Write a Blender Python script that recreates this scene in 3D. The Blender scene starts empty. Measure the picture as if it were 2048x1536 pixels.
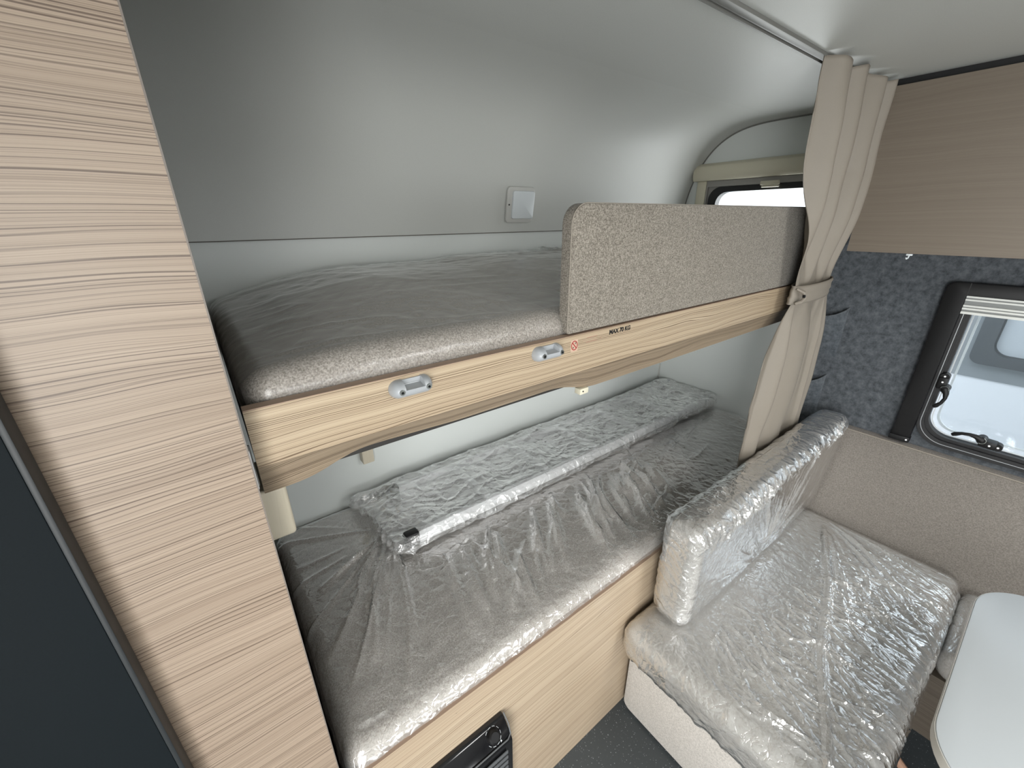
import bpy, bmesh, math, random
import numpy as np
from mathutils import Vector, Matrix

S = bpy.context.scene
col = S.collection

# ------------------------------------------------------------------ camera
def setup_camera():
    yaw, pitch, roll = math.radians(36.717), math.radians(21.988), math.radians(-0.453)
    cy, sy, cp, sp = math.cos(yaw), math.sin(yaw), math.cos(pitch), math.sin(pitch)
    f = Vector((sy*cp, cy*cp, -sp)); r = Vector((cy, -sy, 0)); u = r.cross(f)
    r2 = math.cos(roll)*r + math.sin(roll)*u; u2 = -math.sin(roll)*r + math.cos(roll)*u
    cam = bpy.data.cameras.new('camera'); ob = bpy.data.objects.new('camera', cam)
    cam.sensor_width = 36; cam.lens = 821.216/2048*36; cam.clip_start = 0.02; cam.clip_end = 60
    M = Matrix((r2, u2, -f)).transposed().to_4x4()
    M.translation = Vector((-2.05746, -1.30557, 1.58187))
    ob.matrix_world = M
    col.objects.link(ob); S.camera = ob
setup_camera()

# ------------------------------------------------------------------ world, lights, exposure
S.view_settings.view_transform = 'Standard'
S.view_settings.look = 'None'
S.view_settings.gamma = 1.0
S.view_settings.use_curve_mapping = False
S.view_settings.exposure = 0.0
S.cycles.max_bounces = 10
S.cycles.diffuse_bounces = 6
S.cycles.glossy_bounces = 4
S.cycles.transmission_bounces = 4
S.cycles.transparent_max_bounces = 16
S.cycles.sample_clamp_indirect = 6
S.cycles.use_denoising = True
W = bpy.data.worlds.new('overcast_sky'); S.world = W; W.use_nodes = True
bg = W.node_tree.nodes['Background']
bg.inputs[0].default_value = (0.92, 0.96, 1.0, 1); bg.inputs[1].default_value = 4.5

def area(name, loc, rot, sx, sy, power, color=(1.0, 0.995, 0.965), spread=180):
    l = bpy.data.lights.new(name, 'AREA'); l.shape = 'RECTANGLE'; l.size = sx; l.size_y = sy
    l.energy = power; l.color = color; l.spread = math.radians(spread)
    o = bpy.data.objects.new(name, l); o.location = loc; o.rotation_euler = [math.radians(a) for a in rot]
    col.objects.link(o); return o
# daylight through the openings of the caravan (area lights default: shine along local -Z)
def aim(o, d):
    o.rotation_euler = Vector(d).to_track_quat('-Z', 'Y').to_euler(); return o
aim(area('door_daylight', (-2.62, -2.05, 1.0), (0, 0, 0), 0.7, 1.6, 40), (1, 0.45, -0.6))      # open entrance door, left wall
aim(area('front_window_daylight', (-1.3, -4.45, 1.25), (0, 0, 0), 1.8, 0.7, 8), (0, 1, -0.45))  # front window
aim(area('hatch_daylight', (-1.05, -2.35, 1.93), (0, 0, 0), 0.6, 0.6, 21), (0, 0, -1))                        # roof hatch
aim(area('kitchen_window_daylight', (-2.62, -3.3, 1.3), (0, 0, 0), 0.9, 0.5, 4, spread=140), (1, 0, -0.2))               # left window farther forward
aim(area('bunk_window_daylight', (0.10, -0.40, 1.52), (0, 0, 0), 0.40, 0.30, 3.0), (-1, -0.1, 0.35))              # small window over the upper bunk

# ------------------------------------------------------------------ noise (numpy)
def _h(ix, iy, iz, seed):
    n = (ix.astype(np.int64)*374761393 + iy.astype(np.int64)*668265263 + iz.astype(np.int64)*2147483647 + seed*1274126177) & 0xffffffff
    n = ((n ^ (n >> 13))*1274126177) & 0xffffffff
    n = ((n ^ (n >> 16))*2246822519) & 0xffffffff
    return ((n ^ (n >> 15)) & 0xffffff)/float(0xffffff)*2-1
def noise3(x, y, z, seed=0):
    x = np.asarray(x, float); y = np.asarray(y, float)+0*x; z = np.asarray(z, float)+0*x
    ix, iy, iz = np.floor(x), np.floor(y), np.floor(z)
    fx, fy, fz = x-ix, y-iy, z-iz
    s = lambda t: t*t*t*(t*(t*6-15)+10)
    ux, uy, uz = s(fx), s(fy), s(fz); out = 0
    for dx in (0, 1):
        for dy in (0, 1):
            for dz in (0, 1):
                w = (ux if dx else 1-ux)*(uy if dy else 1-uy)*(uz if dz else 1-uz)
                out = out + w*_h(ix+dx, iy+dy, iz+dz, seed)
    return out
def ridged(x, y, z=0.0, seed=0, k=2.0):
    return (1-np.abs(noise3(x, y, z, seed)))**k
def sstep(a, b, x):
    t = np.clip((x-a)/(b-a), 0, 1); return t*t*(3-2*t)

def folds(x, y, L):
    # sum of crease ridges: (x0, y0, x1, y1, width, height, bend)
    out = np.zeros_like(x)
    for x0, y0, x1, y1, w, h, b in L:
        dx, dy = x1-x0, y1-y0; ln = math.hypot(dx, dy); dx /= ln; dy /= ln
        s_ = (x-x0)*dx+(y-y0)*dy; d = -(x-x0)*dy+(y-y0)*dx
        m = (s_ > 0) & (s_ < ln) & (np.abs(d) < w*6+abs(b)*1.2)
        if not m.any(): continue
        u_ = s_[m]/ln; dd = d[m]-b*4*u_*(1-u_)
        wl = w*(0.6+0.8*u_)
        out[m] += h*np.exp(-np.abs(dd/wl)**1.4)*np.sin(np.pi*u_)**0.6
    return out

# ------------------------------------------------------------------ mesh helpers
class MB:
    def __init__(self): self.v = []; self.f = []; self.m = []; self.n = 0
    def add(self, verts, faces, mi=0):
        b = self.n; self.v.extend([tuple(map(float, p)) for p in verts]); self.n += len(verts)
        for f in faces: self.f.append([b+i for i in f]); self.m.append(mi)
        return self
    def box(self, lo, hi, bevel=0.0, seg=2, mi=0, M=None):
        lo = Vector(lo); hi = Vector(hi)
        bm = bmesh.new(); bmesh.ops.create_cube(bm, size=1.0)
        for v in bm.verts: v.co = Vector([lo[i]+(v.co[i]+0.5)*(hi[i]-lo[i]) for i in range(3)])
        if bevel > 0: bmesh.ops.bevel(bm, geom=list(bm.edges), offset=bevel, segments=seg, profile=0.5, affect='EDGES')
        return self.bm(bm, mi, M)
    def bm(self, bm, mi=0, M=None):
        bm.verts.index_update()
        vs = [(M @ v.co) if M else v.co.copy() for v in bm.verts]
        self.add(vs, [[v.index for v in f.verts] for f in bm.faces], mi); bm.free(); return self
    def prism(self, poly, a0, a1, axis='x', bevel=0.0, mi=0, M=None, seg=2):
        # poly: 2D points in the remaining two axes (in order xyz without axis)
        bm = bmesh.new()
        def P(a, p):
            return {'x': (a, p[0], p[1]), 'y': (p[0], a, p[1]), 'z': (p[0], p[1], a)}[axis]
        A = [bm.verts.new(P(a0, p)) for p in poly]; B = [bm.verts.new(P(a1, p)) for p in poly]
        bm.faces.new(A); bm.faces.new(B[::-1]); n = len(poly)
        for i in range(n): bm.faces.new((A[i], B[i], B[(i+1) % n], A[(i+1) % n]))
        bmesh.ops.recalc_face_normals(bm, faces=bm.faces)
        if bevel > 0:
            es = [e for e in bm.edges if e.calc_face_angle(0) > 0.5]
            bmesh.ops.bevel(bm, geom=es, offset=bevel, segments=seg, profile=0.5, affect='EDGES')
        return self.bm(bm, mi, M)
    def cyl(self, p0, p1, r0, r1=None, n=24, mi=0, cap=True):
        p0 = Vector(p0); p1 = Vector(p1); r1 = r0 if r1 is None else r1
        d = (p1-p0).normalized(); a = d.orthogonal().normalized(); b = d.cross(a)
        vs = []
        for p, r in ((p0, r0), (p1, r1)):
            for i in range(n):
                t = 2*math.pi*i/n; vs.append(p+a*(r*math.cos(t))+b*(r*math.sin(t)))
        fs = [[i, (i+1) % n, n+(i+1) % n, n+i] for i in range(n)]
        if cap: fs += [list(range(n))[::-1], list(range(n, 2*n))]
        return self.add(vs, fs, mi)
    def tube(self, pts, r, n=10, closed=False, mi=0, sx=1.0):
        pts = [Vector(p) for p in pts]; N = len(pts); vs = []; up = None
        for i, p in enumerate(pts):
            q0 = pts[(i-1) % N] if (closed or i > 0) else p; q1 = pts[(i+1) % N] if (closed or i < N-1) else p
            d = (q1-q0).normalized()
            if up is None: up = d.orthogonal().normalized()
            up = (up-d*up.dot(d)).normalized(); b = d.cross(up)
            rr = r[i] if isinstance(r, (list, tuple)) else r
            for k in range(n):
                t = 2*math.pi*k/n; vs.append(p+up*(rr*math.cos(t)*sx)+b*(rr*math.sin(t)))
        fs = []
        for i in range(N if closed else N-1):
            j = (i+1) % N
            for k in range(n): fs.append([i*n+k, i*n+(k+1) % n, j*n+(k+1) % n, j*n+k])
        if not closed: fs += [list(range(n))[::-1], [(N-1)*n+k for k in range(n)]]
        return self.add(vs, fs, mi)
    def sphere(self, c, r, sc=(1, 1, 1), mi=0, seg=24, M=None):
        bm = bmesh.new(); bmesh.ops.create_uvsphere(bm, u_segments=seg, v_segments=seg//2, radius=r)
        for v in bm.verts: v.co = Vector((v.co.x*sc[0]+c[0], v.co.y*sc[1]+c[1], v.co.z*sc[2]+c[2]))
        return self.bm(bm, mi, M)
    def ring(self, outer, inner, a0, a1, axis='x', mi=0):
        # frame between two outlines with the same number of points
        n = len(outer)
        def P(a, p):
            return {'x': (a, p[0], p[1]), 'y': (p[0], a, p[1]), 'z': (p[0], p[1], a)}[axis]
        vs = [P(a0, p) for p in outer]+[P(a0, p) for p in inner]+[P(a1, p) for p in outer]+[P(a1, p) for p in inner]
        fs = []
        for i in range(n):
            j = (i+1) % n
            fs += [[i, j, n+j, n+i], [2*n+i, 3*n+i, 3*n+j, 2*n+j], [i, 2*n+i, 2*n+j, j], [n+i, n+j, 3*n+j, 3*n+i]]
        return self.add(vs, fs, mi)
    def grid(self, X, Y, Z, mi=0):
        h, w = X.shape
        vs = np.stack([X.ravel(), Y.ravel(), Z.ravel()], 1).tolist()
        fs = [[i*w+j, i*w+j+1, (i+1)*w+j+1, (i+1)*w+j] for i in range(h-1) for j in range(w-1)]
        return self.add(vs, fs, mi)

def rrect(a0, a1, b0, b1, r, n=8):
    pts = []
    for cx, cy, s in ((a1-r, b1-r, 0), (a0+r, b1-r, 90), (a0+r, b0+r, 180), (a1-r, b0+r, 270)):
        for i in range(n+1):
            t = math.radians(s+90*i/n); pts.append((cx+r*math.cos(t), cy+r*math.sin(t)))
    return pts

def setp(o, label=None, cat=None, group=None, kind=None):
    if label: o['label'] = label
    if cat: o['category'] = cat
    if group: o['group'] = group
    if kind: o['kind'] = kind
    return o
def org(o):
    return Vector(o['_o']) if '_o' in o.keys() else Vector((0, 0, 0))
ORG = {}
def build(name, mb, mats, parent=None, loc=None, smooth=True, ang=35):
    """one mesh object from world-space geometry; its origin is loc (or its parent's origin)"""
    if parent is not None: O = ORG[parent.name]
    else: O = Vector(loc) if loc is not None else Vector((0, 0, 0))
    me = bpy.data.meshes.new(name)
    V = np.array(mb.v)-np.array(O)
    me.from_pydata(V.tolist(), [], mb.f)
    bm = bmesh.new(); bm.from_mesh(me); bmesh.ops.recalc_face_normals(bm, faces=bm.faces); bm.to_mesh(me); bm.free()
    if not isinstance(mats, (list, tuple)): mats = [mats]
    for m in mats: me.materials.append(m)
    me.polygons.foreach_set('material_index', mb.m)
    if smooth:
        me.shade_smooth(); me.set_sharp_from_angle(angle=math.radians(ang))
    me.update()
    o = bpy.data.objects.new(name, me); col.objects.link(o)
    if parent is not None: o.parent = parent
    else: o.location = O
    ORG[o.name] = O
    return o
def thing(name, label, cat, loc, group=None):
    o = bpy.data.objects.new(name, None); o.empty_display_size = 0.05; o.location = loc; col.objects.link(o)
    ORG[o.name] = Vector(loc); return setp(o, label, cat, group)
def struct(name, mb, mats, parent=None, loc=None, **k):
    o = build(name, mb, mats, parent, loc, **k)
    if parent is None: o['kind'] = 'structure'
    return o

def cushion(lo, hi, r, res, fn=None):
    """rounded box as a dense shell, displaced by fn(P, N) along its normals"""
    lo = np.array(lo, float); hi = np.array(hi, float); r = np.minimum(np.array([r]*3 if np.isscalar(r) else r, float), (hi-lo)/2*0.999)
    ns = np.maximum(2, np.round((hi-lo)/res).astype(int))
    ax = [np.linspace(lo[i], hi[i], ns[i]+1) for i in range(3)]
    VV = []; FF = []; base = 0
    for a in range(3):
        b, c = (a+1) % 3, (a+2) % 3
        for s in (0, 1):
            B, C = np.meshgrid(ax[b], ax[c], indexing='ij'); A = np.full_like(B, hi[a] if s else lo[a])
            P = np.zeros(B.shape+(3,)); P[..., a] = A; P[..., b] = B; P[..., c] = C
            h, w = B.shape; VV.append(P.reshape(-1, 3))
            idx = np.arange(h*w).reshape(h, w)+base
            q = np.stack([idx[:-1, :-1], idx[1:, :-1], idx[1:, 1:], idx[:-1, 1:]], -1).reshape(-1, 4)
            if not s: q = q[:, ::-1]
            FF.append(q); base += h*w
    V = np.concatenate(VV); F = np.concatenate(FF)
    key = np.round(V*1e5).astype(np.int64)
    _, first, inv = np.unique(key, axis=0, return_index=True, return_inverse=True)
    V = V[first]; F = np.asarray(inv).ravel()[F]
    inner = np.clip(V, lo+r, hi-r); D = (V-inner)/r
    L = np.linalg.norm(D, axis=1, keepdims=True); D = D/L
    P = inner+r*D
    N = D/np.array(r); N /= np.linalg.norm(N, axis=1, keepdims=True)
    if fn is not None:
        d = fn(P, N)
        P = P+(N*d[:, None] if d.ndim == 1 else d)
    mb = MB(); mb.v = [tuple(x) for x in P.tolist()]; mb.f = F.tolist(); mb.m = [0]*len(mb.f); mb.n = len(mb.v)
    return mb

# ------------------------------------------------------------------ materials
def newmat(name):
    m = bpy.data.materials.new(name); m.use_nodes = True; nt = m.node_tree
    return m, nt, nt.nodes['Principled BSDF']
def rgb(c, a=1): return (c[0], c[1], c[2], a)
def fresnel(nt, ior, nrm=None):
    # same reflectance from both sides of a thin sheet
    N = nt.nodes; L = nt.links
    g = N.new('ShaderNodeNewGeometry'); mr = N.new('ShaderNodeMapRange')
    mr.inputs[3].default_value = ior; mr.inputs[4].default_value = 1/ior; L.new(g.outputs['Backfacing'], mr.inputs[0])
    fr = N.new('ShaderNodeFresnel'); L.new(mr.outputs[0], fr.inputs['IOR'])
    if nrm is not None: L.new(nrm, fr.inputs['Normal'])
    return fr
def plain(name, c, rough=0.5, metal=0.0, spec=0.5, coat=0.0, nscale=0, namt=0.0, bump=0.0, alpha=None):
    m, nt, b = newmat(name)
    b.inputs['Base Color'].default_value = rgb(c); b.inputs['Roughness'].default_value = rough
    b.inputs['Metallic'].default_value = metal; b.inputs['Specular IOR Level'].default_value = spec
    b.inputs['Coat Weight'].default_value = coat
    if nscale:
        tc = nt.nodes.new('ShaderNodeTexCoord'); n = nt.nodes.new('ShaderNodeTexNoise')
        n.inputs['Scale'].default_value = nscale; n.inputs['Detail'].default_value = 4
        nt.links.new(tc.outputs['Object'], n.inputs['Vector'])
        if namt:
            r = nt.nodes.new('ShaderNodeValToRGB')
            r.color_ramp.elements[0].position = 0.3; r.color_ramp.elements[1].position = 0.7
            r.color_ramp.elements[0].color = rgb([x*(1-namt) for x in c]); r.color_ramp.elements[1].color = rgb([min(1, x*(1+namt)) for x in c])
            nt.links.new(n.outputs['Fac'], r.inputs[0]); nt.links.new(r.outputs[0], b.inputs['Base Color'])
        if bump:
            bp = nt.nodes.new('ShaderNodeBump'); bp.inputs['Strength'].default_value = bump; bp.inputs['Distance'].default_value = 0.001
            nt.links.new(n.outputs['Fac'], bp.inputs['Height']); nt.links.new(bp.outputs[0], b.inputs['Normal'])
    return m
def wood(name, light, mid, dark, along='x', across='z', freq=1.0, lines=1.0, rough=0.45, seed=0.0, wob=1.0):
    """laminate with long parallel grain: along = grain direction"""
    m, nt, b = newmat(name); N = nt.nodes; L = nt.links
    tc = N.new('ShaderNodeTexCoord'); sep = N.new('ShaderNodeSeparateXYZ'); L.new(tc.outputs['Object'], sep.inputs[0])
    A = sep.outputs['xyz'.index(along)]; C = sep.outputs['xyz'.index(across)]
    def math_(op, a, c, v=None):
        n = N.new('ShaderNodeMath'); n.operation = op
        for i, s in enumerate((a, c)):
            if s is None: continue
            if isinstance(s, (int, float)): n.inputs[i].default_value = s
            else: L.new(s, n.inputs[i])
        return n.outputs[0]
    def comb(x, y, z):
        n = N.new('ShaderNodeCombineXYZ')
        for i, s in enumerate((x, y, z)):
            if isinstance(s, (int, float)): n.inputs[i].default_value = s
            else: L.new(s, n.inputs[i])
        return n.outputs[0]
    def noise(vec, scale, detail=2, rough_=0.5):
        n = N.new('ShaderNodeTexNoise'); n.inputs['Scale'].default_value = scale; n.inputs['Detail'].default_value = detail
        n.inputs['Roughness'].default_value = rough_; L.new(vec, n.inputs['Vector']); return n.outputs['Fac']
    w = noise(comb(math_('MULTIPLY', A, 2.2), math_('MULTIPLY', C, 5.0), seed), 1.0, 2)
    w = math_('MULTIPLY', math_('SUBTRACT', w, 0.5), 0.030*wob)
    Cw = math_('ADD', C, w)
    broad = noise(comb(math_('MULTIPLY', A, 0.8), math_('MULTIPLY', Cw, 55*freq), seed+3), 1.0, 3, 0.6)
    fine = noise(comb(math_('MULTIPLY', A, 2.0), math_('MULTIPLY', Cw, 230*freq), seed+9), 1.0, 3, 0.6)
    wv = noise(comb(math_('MULTIPLY', A, 1.3), math_('MULTIPLY', C, 28*freq), seed+17), 1.0, 2)
    t = math_('ADD', math_('MULTIPLY', Cw, 300*freq), math_('MULTIPLY', wv, 7.0))
    fl = math_('FLOOR', t, None)
    wn = N.new('ShaderNodeTexWhiteNoise'); wn.noise_dimensions = '1D'; L.new(math_('ADD', fl, seed*13.0), wn.inputs['W'])
    va = noise(comb(math_('MULTIPLY', A, 3.0), math_('MULTIPLY', fl, 3.7), seed+31), 1.0, 1)
    off = math_('ADD', math_('MULTIPLY', wn.outputs['Value'], 0.6), 0.2)
    ab = math_('ABSOLUTE', math_('SUBTRACT', math_('FRACT', t, None), off), None)
    sw = N.new('ShaderNodeTexWhiteNoise'); sw.noise_dimensions = '1D'; L.new(math_('ADD', fl, seed*7.0+100.5), sw.inputs['W'])
    dens = math_('MULTIPLY', math_('POWER', sw.outputs['Value'], 1.6), va)
    pore = noise(comb(math_('MULTIPLY', A, 60), math_('MULTIPLY', C, 900), seed+5), 1.0, 2)
    r1 = N.new('ShaderNodeValToRGB'); e = r1.color_ramp.elements
    e[0].position = 0.30; e[0].color = rgb(mid); e[1].position = 0.62; e[1].color = rgb(light)
    L.new(broad, r1.inputs[0])
    def mix(f, a, c):
        n = N.new('ShaderNodeMix'); n.data_type = 'RGBA'
        for s, t in ((f, n.inputs[0]), (a, n.inputs[6]), (c, n.inputs[7])):
            if isinstance(s, (int, float)): t.default_value = s
            elif isinstance(s, tuple): t.default_value = s
            else: L.new(s, t)
        return n.outputs[2]
    mr = N.new('ShaderNodeMapRange'); mr.inputs[1].default_value = 0.35; mr.inputs[2].default_value = 0.75
    mr.inputs[3].default_value = 0.55; mr.inputs[4].default_value = 0.0; L.new(fine, mr.inputs[0])
    c1 = mix(mr.outputs[0], r1.outputs[0], rgb(mid))
    # thin dark lines where |line-0.5| is small
    ml = N.new('ShaderNodeMapRange'); ml.inputs[1].default_value = 0.0; ml.inputs[2].default_value = 0.26
    ml.inputs[3].default_value = 1.0; ml.inputs[4].default_value = 0.0; L.new(ab, ml.inputs[0])
    t2 = math_('ADD', math_('MULTIPLY', Cw, 690*freq), math_('MULTIPLY', wv, 11.0)); fl2 = math_('FLOOR', t2, None)
    w2 = N.new('ShaderNodeTexWhiteNoise'); w2.noise_dimensions = '1D'; L.new(math_('ADD', fl2, seed*5.0), w2.inputs['W'])
    ab2 = math_('ABSOLUTE', math_('SUBTRACT', math_('FRACT', t2, None), 0.5), None)
    ml2 = N.new('ShaderNodeMapRange'); ml2.inputs[1].default_value = 0.0; ml2.inputs[2].default_value = 0.4
    ml2.inputs[3].default_value = 0.55*lines; ml2.inputs[4].default_value = 0.0; L.new(ab2, ml2.inputs[0])
    fac = math_('MULTIPLY', ml.outputs[0], math_('MULTIPLY', dens, 2.8*lines))
    fac = math_('ADD', fac, math_('MULTIPLY', ml2.outputs[0], w2.outputs['Value'])); fac.node.use_clamp = True
    c2 = mix(fac, c1, rgb(dark))
    mp = N.new('ShaderNodeMapRange'); mp.inputs[1].default_value = 0.55; mp.inputs[2].default_value = 0.75
    mp.inputs[3].default_value = 0.0; mp.inputs[4].default_value = 0.25; L.new(pore, mp.inputs[0])
    c3 = mix(mp.outputs[0], c2, rgb(mid))
    L.new(c3, b.inputs['Base Color']); b.inputs['Roughness'].default_value = rough
    bp = N.new('ShaderNodeBump'); bp.inputs['Strength'].default_value = 0.25; bp.inputs['Distance'].default_value = 0.0005
    L.new(fine, bp.inputs['Height']); L.new(bp.outputs[0], b.inputs['Normal'])
    return m
def tweed(name, dark, light, scale=760, rough=0.95, bump=0.5):
    m, nt, b = newmat(name); N = nt.nodes; L = nt.links
    tc = N.new('ShaderNodeTexCoord')
    outs = []
    for sc in ((1.0, 1.0, 0.16), (0.16, 1.0, 1.0), (1.0, 0.16, 1.0), (0.5, 0.5, 0.5)):
        mp = N.new('ShaderNodeMapping'); mp.inputs['Scale'].default_value = sc; L.new(tc.outputs['Object'], mp.inputs[0])
        n = N.new('ShaderNodeTexNoise'); n.inputs['Scale'].default_value = scale; n.inputs['Detail'].default_value = 2
        L.new(mp.outputs[0], n.inputs['Vector']); outs.append(n.outputs['Fac'])
    m0 = N.new('ShaderNodeMath'); m0.operation = 'MAXIMUM'; L.new(outs[0], m0.inputs[0]); L.new(outs[1], m0.inputs[1])
    mx = N.new('ShaderNodeMath'); mx.operation = 'MAXIMUM'; L.new(m0.outputs[0], mx.inputs[0]); L.new(outs[2], mx.inputs[1])
    ad = N.new('ShaderNodeMath'); ad.operation = 'ADD'; L.new(mx.outputs[0], ad.inputs[0]); L.new(outs[3], ad.inputs[1])
    r = N.new('ShaderNodeValToRGB'); e = r.color_ramp.elements
    e[0].position = 0.44; e[0].color = rgb(dark); e[1].position = 0.67; e[1].color = rgb(light)
    hf = N.new('ShaderNodeMath'); hf.operation = 'MULTIPLY'; hf.inputs[1].default_value = 0.5; L.new(ad.outputs[0], hf.inputs[0])
    L.new(hf.outputs[0], r.inputs[0]); L.new(r.outputs[0], b.inputs['Base Color'])
    b.inputs['Roughness'].default_value = rough; b.inputs['Specular IOR Level'].default_value = 0.15
    b.inputs['Sheen Weight'].default_value = 0.15
    bp = N.new('ShaderNodeBump'); bp.inputs['Strength'].default_value = bump; bp.inputs['Distance'].default_value = 0.001
    L.new(hf.outputs[0], bp.inputs['Height']); L.new(bp.outputs[0], b.inputs['Normal'])
    return m
def plastic_film(name, haze=0.12, rough=0.10, refl=1.0, crinkle=0.4, cscale=40, tint=(0.97, 0.98, 0.98), dist=0.004):
    m = bpy.data.materials.new(name); m.use_nodes = True; nt = m.node_tree; N = nt.nodes; L = nt.links; N.clear()
    out = N.new('ShaderNodeOutputMaterial'); tr = N.new('ShaderNodeBsdfTransparent'); tr.inputs[0].default_value = rgb(tint)
    df = N.new('ShaderNodeBsdfDiffuse'); df.inputs[0].default_value = (0.92, 0.92, 0.91, 1)
    gl = N.new('ShaderNodeBsdfGlossy'); gl.inputs['Roughness'].default_value = rough; gl.inputs[0].default_value = (1, 1, 1, 1)
    tc = N.new('ShaderNodeTexCoord')
    v = N.new('ShaderNodeTexVoronoi'); v.feature = 'DISTANCE_TO_EDGE'; v.inputs['Scale'].default_value = cscale
    nz = N.new('ShaderNodeTexNoise'); nz.inputs['Scale'].default_value = cscale*0.6; nz.inputs['Detail'].default_value = 3; nz.inputs['Distortion'].default_value = 0.6
    L.new(tc.outputs['Object'], nz.inputs['Vector'])
    mixv = N.new('ShaderNodeMix'); mixv.data_type = 'VECTOR'; mixv.inputs[0].default_value = 0.035
    L.new(tc.outputs['Object'], mixv.inputs[4]); L.new(nz.outputs['Color'], mixv.inputs[5]); L.new(mixv.outputs[1], v.inputs['Vector'])
    sq = N.new('ShaderNodeMath'); sq.operation = 'POWER'; sq.inputs[1].default_value = 0.5; L.new(v.outputs['Distance'], sq.inputs[0])
    ad = N.new('ShaderNodeMath'); ad.operation = 'ADD'; L.new(sq.outputs[0], ad.inputs[0]); L.new(nz.outputs['Fac'], ad.inputs[1])
    bp = N.new('ShaderNodeBump'); bp.inputs['Strength'].default_value = crinkle; bp.inputs['Distance'].default_value = dist
    L.new(ad.outputs[0], bp.inputs['Height'])
    L.new(bp.outputs[0], gl.inputs['Normal']); L.new(bp.outputs[0], df.inputs['Normal'])
    fr = fresnel(nt, 1.5, bp.outputs[0])
    ml = N.new('ShaderNodeMath'); ml.operation = 'MULTIPLY'; ml.use_clamp = True; ml.inputs[1].default_value = 2.0*refl; L.new(fr.outputs[0], ml.inputs[0])
    m1 = N.new('ShaderNodeMixShader'); m1.inputs[0].default_value = haze; L.new(tr.outputs[0], m1.inputs[1]); L.new(df.outputs[0], m1.inputs[2])
    m2 = N.new('ShaderNodeMixShader'); L.new(ml.outputs[0], m2.inputs[0]); L.new(m1.outputs[0], m2.inputs[1]); L.new(gl.outputs[0], m2.inputs[2])
    L.new(m2.outputs[0], out.inputs[0]); return m
def pane_mat(name, tint=(0.95, 0.97, 0.98)):
    m = bpy.data.materials.new(name); m.use_nodes = True; nt = m.node_tree; N = nt.nodes; L = nt.links; N.clear()
    out = N.new('ShaderNodeOutputMaterial'); tr = N.new('ShaderNodeBsdfTransparent'); tr.inputs[0].default_value = rgb(tint)
    gl = N.new('ShaderNodeBsdfGlossy'); gl.inputs['Roughness'].default_value = 0.02
    fr = fresnel(nt, 1.45)
    m2 = N.new('ShaderNodeMixShader'); L.new(fr.outputs[0], m2.inputs[0]); L.new(tr.outputs[0], m2.inputs[1]); L.new(gl.outputs[0], m2.inputs[2])
    L.new(m2.outputs[0], out.inputs[0]); return m
def felt_mat(name, c1, c2, scale=60, rough=1.0):
    m, nt, b = newmat(name); N = nt.nodes; L = nt.links; tc = N.new('ShaderNodeTexCoord')
    n = N.new('ShaderNodeTexNoise'); n.inputs['Scale'].default_value = scale; n.inputs['Detail'].default_value = 8; n.inputs['Roughness'].default_value = 0.75
    L.new(tc.outputs['Object'], n.inputs['Vector'])
    r = N.new('ShaderNodeValToRGB'); e = r.color_ramp.elements; e[0].position = 0.35; e[0].color = rgb(c1); e[1].position = 0.68; e[1].color = rgb(c2)
    L.new(n.outputs['Fac'], r.inputs[0]); L.new(r.outputs[0], b.inputs['Base Color'])
    b.inputs['Roughness'].default_value = rough; b.inputs['Specular IOR Level'].default_value = 0.05; b.inputs['Sheen Weight'].default_value = 0.3
    return m
def speckle(name, base, spot, scale=160, th=0.12, rough=0.5):
    m, nt, b = newmat(name); N = nt.nodes; L = nt.links; tc = N.new('ShaderNodeTexCoord')
    v = N.new('ShaderNodeTexVoronoi'); v.inputs['Scale'].default_value = scale; L.new(tc.outputs['Object'], v.inputs['Vector'])
    mr = N.new('ShaderNodeMapRange'); mr.inputs[1].default_value = th; mr.inputs[2].default_value = th*1.8; mr.inputs[3].default_value = 1; mr.inputs[4].default_value = 0
    L.new(v.outputs['Distance'], mr.inputs[0])
    sp = N.new('ShaderNodeSeparateColor'); L.new(v.outputs['Color'], sp.inputs[0])
    mu = N.new('ShaderNodeMath'); mu.operation = 'MULTIPLY'; L.new(mr.outputs[0], mu.inputs[0]); L.new(sp.outputs[0], mu.inputs[1])
    mx = N.new('ShaderNodeMix'); mx.data_type = 'RGBA'; L.new(mu.outputs[0], mx.inputs[0]); mx.inputs[6].default_value = rgb(base); mx.inputs[7].default_value = rgb(spot)
    L.new(mx.outputs[2], b.inputs['Base Color']); b.inputs['Roughness'].default_value = rough
    return m

M = {}
M['oak'] = wood('oak_laminate', (0.37, 0.292, 0.222), (0.285, 0.217, 0.16), (0.11, 0.075, 0.053), seed=1.0)
M['oak_rail'] = wood('oak_laminate_rail', (0.50, 0.405, 0.285), (0.40, 0.31, 0.21), (0.13, 0.085, 0.05), seed=7.0, freq=1.15, lines=1.2)
M['oak_shaped'] = wood('oak_shaped_edge', (0.36, 0.285, 0.20), (0.25, 0.19, 0.13), (0.08, 0.055, 0.035), seed=11.0, wob=2.2, freq=1.4)
M['oak_panel'] = wood('oak_laminate_lower', (0.52, 0.43, 0.315), (0.42, 0.325, 0.23), (0.21, 0.145, 0.095), seed=4.0, freq=0.75)
M['oak_side'] = wood('oak_laminate_side', (0.50, 0.41, 0.31), (0.40, 0.31, 0.22), (0.22, 0.16, 0.10), along='y', seed=5.0)
M['edge'] = plain('edge_banding', (0.33, 0.23, 0.165), 0.5)
M['edge_grey'] = plain('grey_edge_banding', (0.17, 0.145, 0.125), 0.5)
M['cab'] = wood('taupe_laminate', (0.175, 0.145, 0.113), (0.15, 0.122, 0.094), (0.115, 0.092, 0.07), along='y', seed=2.0, freq=1.6, lines=0.45, rough=0.5)
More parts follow.
